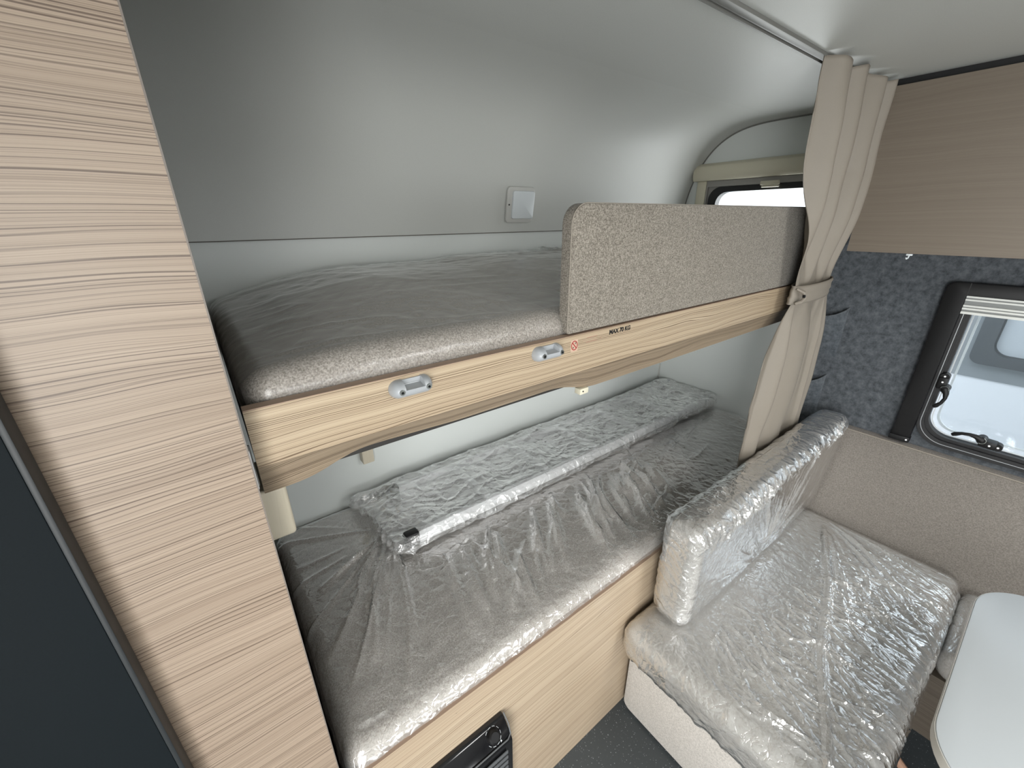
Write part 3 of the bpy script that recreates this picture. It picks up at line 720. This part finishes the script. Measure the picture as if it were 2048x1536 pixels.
# ------------------------------------------------------------------ heater in the lower bunk front
h = thing('heater', 'black gas heater top with a round control knob in the lower bunk front', 'heater', (-1.88, -0.80, 0.1))
hp = [(YP-0.0005, 0.490), (-0.800, 0.4885), (-0.828, 0.461), (-0.836, 0.450), (-0.838, 0.12), (YP-0.0005, 0.12)]
def hprism(poly, x0, x1, bev): return MB().prism(poly, x0, x1, 'x', bevel=bev)
body = build('housing', hprism([(YP-0.0005, 0.487), (-0.800, 0.4855), (-0.8285, 0.4565), (-0.8355, 0.448), (-0.8375, 0.12), (YP-0.0005, 0.12)], -2.054, -1.712, 0.004), M['gloss_black'], h)
build('trim_edge', MB().tube([(-2.05, -0.8335, 0.4560), (-1.725, -0.8335, 0.4560), (-1.714, -0.828, 0.4590), (-1.7105, -0.815, 0.473), (-1.7105, -0.795, 0.486)], 0.0018, 8), M['grille'], body)
gm = MB()
for z in (0.425, 0.405, 0.385, 0.365, 0.345, 0.325, 0.305): gm.box((-2.0, -0.8412, z-0.006), (-1.730, -0.838, z+0.006), 0.0012)
build('grille', gm, M['grille'], h)
# knob on the sloped top
a = Vector((0, -0.800, 0.4855)); b2 = Vector((0, -0.8285, 0.4565)); dn = Vector((0, -(0.4855-0.4565), 0.0285)); dn = Vector((0, -0.70, 0.71)).normalized()
kc = Vector((-1.7535, -0.8145, 0.4715))
kb = MB().cyl(kc, kc+dn*0.010, 0.0155, 0.0135, n=40).cyl(kc+dn*0.010, kc+dn*0.013, 0.0135, 0.010, n=40)
build('knob', kb, M['black'], h)
rg = MB(); e1 = Vector((1, 0, 0)); e2 = dn.cross(e1).normalized()
for i in range(9):
    a0 = math.radians(-150+i*34); pts = [kc+dn*0.0008+(e1*math.cos(a0+t)+e2*math.sin(a0+t))*0.0190 for t in np.linspace(0, 0.36, 6)]
    rg.tube(pts, 0.0005, 5)
build('dial_ring', rg, M['lamp'], h)
vs, fs = text_mesh('3', 0.006)
mb = MB().add([kc+dn*0.0006+e1*(0.012+v.x)+e2*(0.016-v.y if False else -0.0205+v.y) for v in vs], fs); build('writing', mb, M['lamp'], h, smooth=False)

# ------------------------------------------------------------------ switch plate on the rear wall
Msw = Matrix.Translation((-1.0625, -0.0285, 1.627)) @ Matrix.Rotation(math.radians(9), 4, 'X')
t = thing('light_switch', 'square white plastic switch plate on the curved rear wall', 'switch', (-1.0625, -0.03, 1.627))
build('back_plate', MB().prism(rrect(-0.062, 0.058, -0.060, 0.058, 0.012, 6), -0.006, 0.002, 'y', bevel=0.001, M=Msw), M['lampbase'], t)
build('rocker', MB().prism(rrect(-0.042, 0.055, -0.046, 0.046, 0.008, 6), -0.014, -0.0055, 'y', bevel=0.0025, M=Msw), M['lamp'], t)
build('screw', MB().cyl(Msw @ Vector((-0.0535, -0.0062, 0.0)), Msw @ Vector((-0.0535, -0.0075, 0.0)), 0.0028, n=14), M['blackprint'], t)

# ------------------------------------------------------------------ window over the upper bunk
w1 = thing('window_1', None, None, (0.0, -0.4, 1.34)); w1['kind'] = 'structure'
build('blind_cassette', MB().prism([(0, 1.812), (-0.018, 1.812), (-0.036, 1.800), (-0.044, 1.778), (-0.042, 1.752), (-0.034, 1.738), (0, 1.738)], -0.74, -0.068, 'y', bevel=0.002), M['cream'], w1, ang=50)
build('side_rail', MB().box((-0.016, -0.128, 1.34), (-0.0005, -0.082, 1.738), 0.002), M['cream'], w1)
build('reveal', MB().box((-0.014, -0.136, 1.34), (-0.0005, -0.130, 1.737)).box((-0.014, -0.70, 1.712), (-0.0005, -0.136, 1.737)), M['grey_reveal'], w1, smooth=False)
build('rubber_seal', MB().ring(rrect(-0.64, -0.142, 1.34, 1.711, 0.055), rrect(-0.615, -0.180, 1.365, 1.688, 0.050), -0.006, 0.03, 'x'), M['rubber'], w1)
build('corner_plate', MB().ring(rrect(-0.66, -0.137, 1.32, 1.713, 0.004), rrect(-0.638, -0.144, 1.342, 1.709, 0.055), -0.003, 0.0, 'x'), M['grey_reveal'], w1, smooth=False)
build('pane', MB().prism(rrect(-0.62, -0.176, 1.36, 1.692, 0.05), 0.018, 0.022, 'x'), M['pane'], w1, smooth=False)
c = build('catch', MB().box((-0.026, -0.452, 1.706), (-0.010, -0.378, 1.722), 0.002).box((-0.034, -0.456, 1.696), (-0.020, -0.388, 1.703), 0.002), M['cream'], w1)

# ------------------------------------------------------------------ dinette window with black cassette blind
w2 = thing('window_2', None, None, (0.0, -1.5, 0.78)); w2['kind'] = 'structure'
fr = MB()
# outer frame: left bar and top bar with rounded upper corner
o_ = [(-1.058, 0.782), (-1.058, 1.350)]+[(-1.058-0.024+0.024*math.cos(a), 1.350+0.024*math.sin(a)) for a in np.linspace(0.15, math.pi/2, 6)]+[(-2.05, 1.374), (-2.05, 1.332), (-1.112, 1.332), (-1.112, 0.782)]
fr.prism(o_, -0.030, -0.0005, 'x', bevel=0.003)
fr.box((-0.034, -1.114, 0.774), (-0.0005, -1.054, 0.796), 0.003)
fo = build('blind_frame', fr, M['black'], w2, ang=40)
build('joint', MB().box((-0.0306, -1.1135, 1.333), (-0.029, -1.1115, 1.374)), M['rubber'], fo, smooth=False)
build('foot_screw', MB().cyl((-0.034, -1.106, 0.786), (-0.0355, -1.106, 0.786), 0.003, n=14), M['alu'], fo)
bl = MB()
zz = 1.332
seq = [(0.006, 1), (0.0045, 0), (0.0055, 1), (0.0140, 0), (0.006, 1), (0.003, 0), (0.006, 1), (0.0065, 0), (0.008, 1)]
for hgt, br in seq:
    bl.box((-0.024 if br else -0.019, -2.03, zz-hgt), (-0.010, -1.1125, zz), mi=0 if br else 1); zz -= hgt
build('pleated_blind', bl, [M['silver'], M['pleat_grey']], w2, smooth=False)
build('rubber_seal', MB().ring(rrect(-1.985, -1.1125, 0.786, 1.371, 0.085, 10), rrect(-1.955, -1.128, 0.812, 1.366, 0.075, 10), -0.012, 0.03, 'x').ring(rrect(-1.96, -1.128, 0.812, 1.366, 0.075, 10), rrect(-1.95, -1.137, 0.824, 1.362, 0.07, 10), -0.002, 0.03, 'x'), M['rubber'], w2)
build('corner_plate', MB().ring(rrect(-1.995, -1.095, 0.775, 1.368, 0.003, 10), rrect(-1.972, -1.124, 0.798, 1.362, 0.078, 10), 0.001, 0.028, 'x'), M['felt'], w2, smooth=False)
build('seal_lip', MB().tube([(-0.0125, y, z) for y, z in rrect(-1.972, -1.1205, 0.799, 1.366, 0.08, 10)], 0.0012, 6, closed=True), M['grey_plastic'], w2)
build('pane', MB().prism(rrect(-1.95, -1.136, 0.822, 1.378, 0.07, 10), 0.020, 0.024, 'x').prism(rrect(-1.93, -1.156, 0.842, 1.358, 0.06, 10), 0.045, 0.048, 'x'), M['pane'], w2, smooth=False)
build('pane_rim', MB().ring(rrect(-1.945, -1.141, 0.828, 1.372, 0.066, 10), rrect(-1.942, -1.144, 0.831, 1.369, 0.064, 10), 0.0185, 0.026, 'x').ring(rrect(-1.933, -1.152, 0.838, 1.362, 0.058, 10), rrect(-1.927, -1.158, 0.844, 1.356, 0.056, 10), 0.040, 0.048, 'x'), M['pane_rim'], w2, smooth=False)
def latch(y, z, ang, sg):
    R = Matrix.Translation((-0.004, y, z)) @ Matrix.Rotation(math.radians(ang), 4, 'X')
    mb = MB().box((-0.026, -0.012, -0.022), (0.016, 0.012, 0.020), 0.003, M=R)
    mb.cyl(R @ Vector((-0.020, 0.0, 0.022)), R @ Vector((0.006, 0.0, 0.022)), 0.0125, n=24)
    mb.cyl(R @ Vector((-0.032, -0.012*sg, -0.018)), R @ Vector((0.0, -0.012*sg, -0.018)), 0.013, n=28)
    L_ = build('latch', mb, M['black'], w2)
    pts = [(-0.026, -0.012, -0.018), (-0.031, -0.020, -0.034), (-0.034, -0.022, -0.050), (-0.034, -0.017, -0.068), (-0.033, -0.008, -0.082), (-0.032, -0.002, -0.088)]
    build('handle', MB().tube([R @ Vector((p[0], p[1]*sg, p[2])) for p in pts], [0.012, 0.008, 0.0055, 0.0055, 0.0075, 0.0055], 12), M['black'], L_)
    build('knob_cap', MB().tube([R @ Vector((-0.0325, -0.012*sg+0.011*math.cos(t), -0.018+0.011*math.sin(t))) for t in np.linspace(0.3, 3.4, 14)], 0.0009, 6), M['screw'], L_)
    build('screw', MB().cyl(R @ Vector((-0.026, 0, 0.004)), R @ Vector((-0.0272, 0, 0.004)), 0.003, n=12).cyl(R @ Vector((-0.020, 0, 0.024)), R @ Vector((-0.0212, 0, 0.024)), 0.003, n=12), M['alu'], L_)
latch(-1.138, 1.028, 0, 1)
latch(-1.300, 0.850, 93, -1)

# ------------------------------------------------------------------ overhead cabinet beside the curtain
oc = thing('overhead_cabinet', 'taupe wood-grain overhead cabinet above the dinette', 'cabinet', (-0.15, -1.7, 1.472))
build('body', MB().box((-0.286, -3.2, 1.476), (-0.001, -0.826, 1.926)), M['cab'], oc, smooth=False)
build('door', MB().box((-0.304, -2.0, 1.4725), (-0.287, -0.826, 1.930), 0.0008), M['cab'], oc, smooth=False)
build('door', MB().box((-0.304, -3.2, 1.4725), (-0.287, -2.004, 1.930), 0.0008), M['cab'], oc, smooth=False)
build('shadow_gap_strip', MB().box((-0.284, -3.2, 1.9265), (-0.001, -0.826, CZ-0.0005)), M['rubber'], oc, smooth=False)
t = thing('hook', 'small clear hook under the taupe overhead cabinet', 'hook', (-0.298, -0.985, 1.466))
build('base', MB().box((-0.303, -0.992, 1.4665), (-0.292, -0.978, 1.4720), 0.001), M['lamp'], t)
build('prong', MB().tube([(-0.298, -0.985, 1.467), (-0.300, -0.984, 1.459), (-0.304, -0.982, 1.457), (-0.307, -0.981, 1.461)], 0.0018, 8), M['lamp'], t)

# ------------------------------------------------------------------ felt pockets on the side wall
def pocket(ztop, zbot, yr, label):
    t = thing('storage_pocket', label, 'pocket', (0, yr+0.1, zbot), 'felt storage pockets on the side wall')
    nu, nv = 30, 24; u = np.linspace(0, 1, nu); v = np.linspace(0, 1, nv); U, V = np.meshgrid(u, v)
    yl = yr+0.17
    Y = yr+(yl-yr)*U; bul = np.sin(np.pi*U)**0.55; k = (1-V)
    X = -(0.002+0.055*bul*k**0.8); Z = ztop-(ztop-zbot)*V-0.020*bul*k+0.018*np.abs(2*U-1)**3*k
    mbp = MB().grid(X, Y, Z).grid(X+0.003, Y, Z)
    p = build('pouch', mbp, M['felt2'], t)
    build('hem', MB().tube([(float(X[0, i])-0.0005, float(Y[0, i]), float(Z[0, i])) for i in range(nu)], 0.0022, 6), M['felt2'], t)
    return t
pocket(1.222, 1.03, -0.808, 'grey-blue felt pocket beside the curtain, upper of the two')
pocket(0.935, 0.76, -0.797, 'grey-blue felt pocket beside the curtain, lower of the two')

# ------------------------------------------------------------------ curtain
ct = thing('curtain', 'beige curtain gathered with a tieback at the right end of the bunks', 'curtain', (-0.46, -0.80, 0.7))
zs_ = np.linspace(1.938, 0.70, 150); NU = 420
lx = np.interp(-zs_, [-1.94, -1.82, -1.71, -1.52, -1.40, -1.36, -1.335, -1.28, -1.154, -0.985, -0.80, -0.70], [-0.715, -0.703, -0.690, -0.640, -0.606, -0.592, -0.590, -0.616, -0.646, -0.668, -0.665, -0.655])
rx = np.interp(-zs_, [-1.94, -1.82, -1.71, -1.52, -1.40, -1.36, -1.335, -1.21, -0.985, -0.80, -0.70], [-0.285, -0.262, -0.245, -0.285, -0.300, -0.306, -0.300, -0.268, -0.236, -0.222, -0.222])
u = np.linspace(0, 1, NU); U, Zc = np.meshgrid(u, zs_)
topk = sstep(1.37, 1.62, Zc); botk = 1-sstep(1.15, 1.36, Zc); tie = np.exp(-((Zc-1.358)/0.05)**2)
wob = 0.17*noise3(U*3, Zc*2.2, 0, 41)+0.03*noise3(U*7, Zc*4, 0, 42)
phT = 2*np.pi*(3.6*(U**1.15)+wob*1.5+0.62); phB = 2*np.pi*(2.6*U**0.55+wob*0.9+0.1)
foldT = np.sin(phT)+0.30*np.sin(2*phT+1+3*noise3(U*2, Zc*2, 0, 44))+0.25*np.sin(2*np.pi*11*U)*sstep(1.80, 1.93, Zc); foldB = np.sin(phB)+0.30*np.sin(2*phB+0.6)
A = 0.022*topk+0.016*botk*(0.5+0.5*sstep(0.8, 1.0, Zc))+0.004
mixk = sstep(1.30, 1.42, Zc)
fold = foldT*mixk+foldB*(1-mixk)
Yc = -0.802+A*fold*(1-0.55*tie)+0.003*noise3(U*12, Zc*9, 0, 43)
Yc = Yc+0.010*(1-sstep(0.82, 1.05, Zc))+0.0
ov = 0.016*np.cos(phT)*topk*mixk+0.020*np.cos(phB)*botk*(1-mixk)
env = np.sin(np.pi*np.clip(U, 0, 1))**0.4
Xc = lx[:, None]+(rx-lx)[:, None]*U+ov*env*(1-tie)
# hem at the right edge below the tieback curls forward
Xc = Xc+0; Yc = Yc-0.010*np.exp(-((U-0.93)/0.02)**2)*botk
zoff = 0.010*np.sin(phT*0.5+1)*sstep(1.90, 1.938, Zc)
cl = build('cloth', MB().grid(Xc, Yc, Zc+zoff), M['curtain'], ct, ang=80)
sm = cl.modifiers.new('thickness', 'SOLIDIFY'); sm.thickness = 0.0016
# tieback: band round the gathered cloth
nt_ = 60; zt = np.linspace(1.330, 1.386, 8); TT, ZT = np.meshgrid(np.linspace(0, 2*np.pi, nt_), zt)
cxx = -0.452; hw = 0.150; XT = cxx+hw*np.cos(TT)-0.010*(1.386-ZT)/0.05; YT = -0.802+0.028*np.sin(TT)+0.0015*np.sin(ZT*300)
tb = build('tieback', MB().grid(XT, YT, ZT+0.003*np.cos(TT)), M['curtain'], ct, ang=80)
s2 = tb.modifiers.new('thickness', 'SOLIDIFY'); s2.thickness = 0.002
build('tie_knot', MB().tube([(-0.606, -0.812, 1.376), (-0.597, -0.830, 1.366), (-0.590, -0.834, 1.350), (-0.600, -0.829, 1.338), (-0.612, -0.818, 1.332)], [0.004, 0.006, 0.005, 0.006, 0.004], 10), M['curtain'], ct)
build('button', MB().cyl((-0.603, -0.832, 1.356), (-0.603, -0.838, 1.356), 0.0045, n=16), M['black'], ct)

# ------------------------------------------------------------------ dinette bench by the bunks
bb = thing('bench_base', 'light fabric covered bench base standing on the dark floor', 'bench', (-0.7, -1.09, 0))
build('end_panel', MB().prism(rrect(-1.352, -0.803, 0.012, 0.322, 0.028, 6), -1.212, -1.185, 'x', bevel=0.003), M['tweed_end_lifted'], bb, ang=50)
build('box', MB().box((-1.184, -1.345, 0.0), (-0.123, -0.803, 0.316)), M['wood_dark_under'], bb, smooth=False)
def _puff(P, N, lo, hi, a):
    t = 1.0
    for i in range(3):
        u_ = np.clip((P[:, i]-lo[i])/(hi[i]-lo[i]), 0, 1); t = t*np.sin(np.pi*np.clip(u_, .0, 1))**0.35
    return t
def puffz(P, lo, hi, ax, a):
    o = [i for i in range(3) if i != ax]; t = 1.0
    for i in o:
        u_ = np.clip((P[:, i]-lo[i])/(hi[i]-lo[i]), 0, 1); t = t*np.sin(np.pi*u_)**0.5
    return a*t
def taperx(P, c, r, sx, sy):
    return 0
slo, shi = (-1.272, -1.388, 0.323), (-0.226, -0.800, 0.447)
def corner_round(P, R=0.10):
    # round off the aisle corner of the seat in plan
    x, y = P[:, 0], P[:, 1]; cx_, cy_ = slo[0]+R, slo[1]+R
    dx = np.minimum(x-cx_, 0); dy = np.minimum(y-cy_, 0); L_ = np.hypot(dx, dy); m_ = np.maximum(np.abs(dx), np.abs(dy))
    k = np.where(L_ > 1e-6, m_/np.maximum(L_, 1e-6), 1)
    d = np.zeros_like(P); d[:, 0] = dx*(k-1); d[:, 1] = dy*(k-1); return d
def seat_fab(P, N):
    d = corner_round(P); d += N*(puffz(P, slo, shi, 2, 0.010)*np.clip(N[:, 2], 0, 1))[:, None]; return d
rnd = random.Random(9); SF = []
for i in range(30):       # fan from the inner corner
    a_ = math.radians(rnd.uniform(12, 78)); r0 = rnd.uniform(0.02, 0.12); ln = rnd.uniform(0.2, 0.5)
    SF.append((-0.25-r0*math.cos(a_), -0.985-r0*math.sin(a_), -0.25-(r0+ln)*math.cos(a_), -0.985-(r0+ln)*math.sin(a_), rnd.uniform(0.003, 0.008), rnd.uniform(0.002, 0.006), rnd.gauss(0, 0.01)))
SF += [(-0.27, -1.0, -0.62, -1.39, 0.006, 0.008, 0.03), (-0.28, -1.0, -0.68, -1.40, 0.006, 0.008, 0.02), (-0.30, -1.0, -0.52, -1.39, 0.005, 0.006, 0.03)]
for i in range(210):      # crumple running across the front half
    x0 = rnd.uniform(-1.22, -0.42); y0 = rnd.uniform(-1.33, -1.05)
    if y0 > -1.12-0.28*(x0+0.9)*0.0 and x0 > -0.9 and rnd.random() < 0.3: continue
    a_ = math.radians(rnd.gauss(-12, 22)); ln = rnd.uniform(0.05, 0.20)
    SF.append((x0, y0, x0+ln*math.sin(a_), y0-ln*math.cos(a_), rnd.uniform(0.0022, 0.006), rnd.uniform(0.002, 0.0062), rnd.gauss(0, 0.008)))
for i in range(40):
    x0 = rnd.uniform(-1.25, -0.9); y0 = rnd.uniform(-1.1, -0.93); a_ = math.radians(rnd.gauss(-40, 25)); ln = rnd.uniform(0.04, 0.13)
    SF.append((x0, y0, x0+ln*math.sin(a_), y0-ln*math.cos(a_), rnd.uniform(0.0025, 0.005), rnd.uniform(0.001, 0.004), rnd.gauss(0, 0.01)))
def seat_film(P, N):
    x, y, z = P[:, 0], P[:, 1], P[:, 2]; top = np.clip(N[:, 2], 0, 1)
    fan = folds(x, y, SF)
    zone = sstep(-1.02, -1.12, y+0.08*noise3(x*4, y*4, 0, 53))*sstep(-0.25, -0.42, x)
    cr = 0.0022*ridged(x*46+3*noise3(x*9, y*9, 0, 59), y*13, 0, 54, 2)+0.0010*ridged(x*95, y*60, 0, 60, 2)
    ys_ = -1.0+(x+0.27)*0.315+0.008*np.sin(x*12)
    seam = 0.010*np.exp(-np.abs((y-ys_)/0.009)**3)*sstep(-0.30, -0.42, x)
    lo_ = (1-top)*0.003*ridged(x*14+y*14, z*8+x*20, y*10, 56, 3)
    w = 0.0035+(fan+cr*(0.15+0.85*zone)+seam)*top+lo_+0.0010*noise3(x*60, y*60, z*60, 57)
    # lower front edge bunching
    w = w+0.004*ridged(y*40+x*6, z*20, 0, 61, 3)*np.exp(-((z-0.335)/0.02)**2)*(1-top)
    d = corner_round(P)+N*(w+puffz(P, slo, shi, 2, 0.010)*top)[:, None]; return d
sc_ = thing('seat_cushion', 'bench seat cushion in heavily creased clear plastic film', 'cushion', (-0.7, -1.09, 0.323))
build('cover', cushion(slo, shi, 0.042, 0.012, seat_fab), M['tweed_light'], sc_)
build('plastic_wrap', cushion((slo[0]-.002, slo[1]-.002, slo[2]-.001), (shi[0], shi[1]+.001, shi[2]+.001), 0.043, 0.003, seat_film), M['film_seat'], sc_)
blo, bhi = (-1.170, -0.925, 0.466), (-0.215, -0.828, 0.812)
def lean(P):
    # the wall end follows the inclined backrest pad
    d = np.zeros_like(P); t = np.clip((P[:, 0]+0.75)/0.53, 0, 1)
    d[:, 0] = t*np.minimum(P[:, 2]-0.466, 0.30)*0.55; d[:, 2] += 0.012*t*sstep(0.6, 0.8, P[:, 2]); return d
def back_fab(P, N): return lean(P)+N*(puffz(P, blo, bhi, 1, 0.010)*np.abs(N[:, 1]))[:, None]
rnd = random.Random(12); BF = []
for i in range(46):
    a_ = math.radians(rnd.uniform(5, 178)); r0 = rnd.uniform(0.02, 0.10); ln = rnd.uniform(0.08, 0.4)
    BF.append((-0.72+r0*math.cos(a_), 0.49+r0*math.sin(a_), -0.72+(r0+ln)*math.cos(a_), 0.49+(r0+ln)*math.sin(a_)*0.8, rnd.uniform(0.0035, 0.008), rnd.uniform(0.002, 0.006), rnd.gauss(0, 0.012)))
for i in range(80):
    x0 = rnd.uniform(-1.16, -0.25); a_ = math.radians(rnd.gauss(-30, 25)); ln = rnd.uniform(0.03, 0.08); z0 = 0.80+0.012*(x0+1.1)
    BF.append((x0, z0, x0+ln*math.sin(a_), z0-ln*math.cos(a_), rnd.uniform(0.0025, 0.005), rnd.uniform(0.003, 0.007), rnd.gauss(0, 0.01)))
def back_film(P, N):
    x, y, z = P[:, 0], P[:, 1], P[:, 2]; fr_ = np.clip(-N[:, 1], 0, 1)
    ax_, az_ = -0.62, 0.47
    th = np.arctan2(z-az_, x-ax_); r_ = np.hypot(x-ax_, z-az_)
    fan = folds(x, z, BF)*fr_
    e = np.exp(-((z-0.785)/0.030)**2)*np.clip(1-np.abs(N[:, 0]), 0, 1)
    cr = (0.0055*ridged(x*30+z*30, z*26-x*9, y*20, 73, 3)+0.003*ridged(x*70-z*30, z*50, y*40, 74, 2))*e
    le = np.exp(-((x+1.165)/0.03)**2)*(0.0035*ridged(x*20, z*34+x*20, y*20, 75, 3)+0.0025*ridged(z*70-y*50, x*40, 0, 76, 2))
    w = 0.0035+fan+cr+le+0.0010*noise3(x*40, y*40, z*40, 77)
    return lean(P)+N*(w+puffz(P, blo, bhi, 1, 0.010)*np.abs(N[:, 1]))[:, None]
bc = thing('back_cushion', 'upright backrest cushion in shiny clear plastic standing on the bench seat', 'cushion', (-0.65, -0.87, 0.458))
build('cover', cushion(blo, bhi, 0.030, 0.010, back_fab), M['tweed_light'], bc)
pp = []
for t_ in np.linspace(0, 1, 30): pp.append((-1.150+1.0*t_, -0.8185-0.0, 0.808))
build('piping', MB().tube([(-1.1705, -0.845, 0.50), (-1.1715, -0.845, 0.775), (-1.165, -0.845, 0.800), (-1.145, -0.845, 0.8145), (-0.75, -0.845, 0.8145), (-0.095, -0.845, 0.8265), (-0.058, -0.845, 0.812)], 0.0028, 8), M['piping'], bc)
build('plastic_wrap', cushion((blo[0]-.003, blo[1]-.002, blo[2]-.001), (bhi[0]+.002, bhi[1]+.003, bhi[2]+.003), 0.031, 0.003, back_film), M['film_seat'], bc)
# wall backrest
wb = thing('upholstered_panel', 'long beige backrest pad along the side wall under the black framed window', 'backrest', (-0.06, -1.8, 0.36))
mbp = MB(); V0 = [(-0.001, 0.36), (-0.255, 0.36), (-0.222, 0.445), (-0.040, 0.755), (-0.036, 0.761), (-0.030, 0.764), (-0.001, 0.764)]
mbp.prism(V0, -2.70, -0.80, 'y', bevel=0.0)
build('pad', mbp, M['tweed_pad'], wb, ang=30)
build('piping', MB().tube([(-0.0385, -0.80, 0.7610), (-0.0385, -2.70, 0.7610)], 0.0022, 8), M['piping'], wb)
# link seat between the benches, under the table
ls = thing('link_seat_cushion', 'small grey-beige seat cushion in plastic along the wall beside the table', 'cushion', (-0.36, -1.8, 0.33))
llo, lhi = (-0.602, -2.25, 0.325), (-0.235, -1.398, 0.425)
build('cover', cushion(llo, lhi, 0.035, 0.014, None), M['tweed_mat'], ls)
build('plastic_wrap', cushion((llo[0]-.003, llo[1], llo[2]+.001), (lhi[0], lhi[1]+.002, lhi[2]+.003), 0.036, 0.006, lambda P, N: 0.001+0.003*ridged(P[:, 0]*22+P[:, 2]*20, P[:, 1]*22, 0, 81, 3)), M['film'], ls)
lx_ = thing('link_bench_box', 'wood-grain box under the small wall seat behind the table', 'bench', (-0.3, -1.8, 0))
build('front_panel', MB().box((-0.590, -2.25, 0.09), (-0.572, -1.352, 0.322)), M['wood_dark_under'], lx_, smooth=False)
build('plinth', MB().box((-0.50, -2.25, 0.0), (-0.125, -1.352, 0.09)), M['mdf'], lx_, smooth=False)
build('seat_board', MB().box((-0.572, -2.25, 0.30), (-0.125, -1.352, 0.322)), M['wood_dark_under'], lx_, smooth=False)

# unseen bench across the table, added to keep light off the link box
ob = thing('unseen_bench', 'unseen beige bench added to block light on the far side of the white table', 'bench', (-0.75, -2.75, 0))
build('base', MB().box((-1.21, -3.00, 0.0), (-0.26, -2.42, 0.32), 0.01), M['tweed_light'], ob)
build('seat', cushion((-1.27, -3.02, 0.323), (-0.26, -2.40, 0.45), 0.04, 0.03), M['tweed_light'], ob)
build('backrest', cushion((-1.17, -3.02, 0.46), (-0.26, -2.90, 0.82), 0.03, 0.03), M['tweed_light'], ob)

# ------------------------------------------------------------------ table
tb_ = thing('dinette_table', 'white table with rounded corners standing in front of the bench seat', 'table', (-0.9, -1.85, 0))
oc_ = rrect(-1.262, -0.575, -2.35, -1.397, 0.135, 14)
build('table_top', MB().prism(oc_, 0.6735, 0.7000, 'z', bevel=0.002), M['table'], tb_)
build('edge_band', MB().ring(rrect(-1.2632, -0.5738, -2.3512, -1.3958, 0.1362, 14), rrect(-1.261, -0.576, -2.349, -1.398, 0.134, 14), 0.6745, 0.6975, 'z'), M['table_edge'], tb_)
build('leg', MB().cyl((-0.92, -1.88, 0.02), (-0.92, -1.88, 0.674), 0.03, n=32), M['alu'], tb_)
ft = MB()
arc = [(-0.92-0.30*math.sin(a), -1.88+0.46*math.cos(a)) for a in np.linspace(-1.2, 1.2, 40)]
ft.tube([(x+0.30, y-0.02, 0.012) for x, y in arc], 0.011, 8)
build('foot', MB().tube([(-0.92, -1.88, 0.012), (-0.82, -1.60, 0.02), (-0.725, -1.45, 0.055), (-0.695, -1.405, 0.060)], 0.012, 10), M['copper'], tb_)

# ------------------------------------------------------------------ outside: neighbouring caravan and ground
nc = thing('neighbour_caravan', 'white and grey caravan parked outside the black framed window', 'caravan', (2.6, -0.8, -0.45))
XN = 1.5
build('body', MB().box((XN, -5.0, -0.1), (XN+2.1, 3.0, 2.3), 0.05, 4), M['body_white'], nc)
build('stripe', MB().box((XN-0.006, -4.95, 0.685), (XN-0.001, 2.9, 1.52)), M['body_grey'], nc, smooth=False)
f_ = build('window_frame', MB().ring(rrect(-2.3, -1.075, 0.775, 1.42, 0.05), rrect(-2.24, -1.150, 0.835, 1.37, 0.07), XN-0.035, XN-0.006, 'x').ring(rrect(-2.24, -1.150, 0.835, 1.37, 0.07), rrect(-2.232, -1.158, 0.843, 1.362, 0.065), XN-0.02, XN-0.006, 'x'), M['win_grey'], nc)
build('pane', MB().prism(rrect(-2.24, -1.150, 0.835, 1.37, 0.07), XN-0.014, XN-0.008, 'x'), M['win_bright'], f_)
build('wheel', MB().cyl((XN+0.05, -1.9, -0.15), (XN+0.25, -1.9, -0.15), 0.30, n=40), M['rubber'], nc)
struct('outside_ground', MB().box((-14, -16, -0.50), (16, 14, -0.45)), M['snow'], smooth=False)
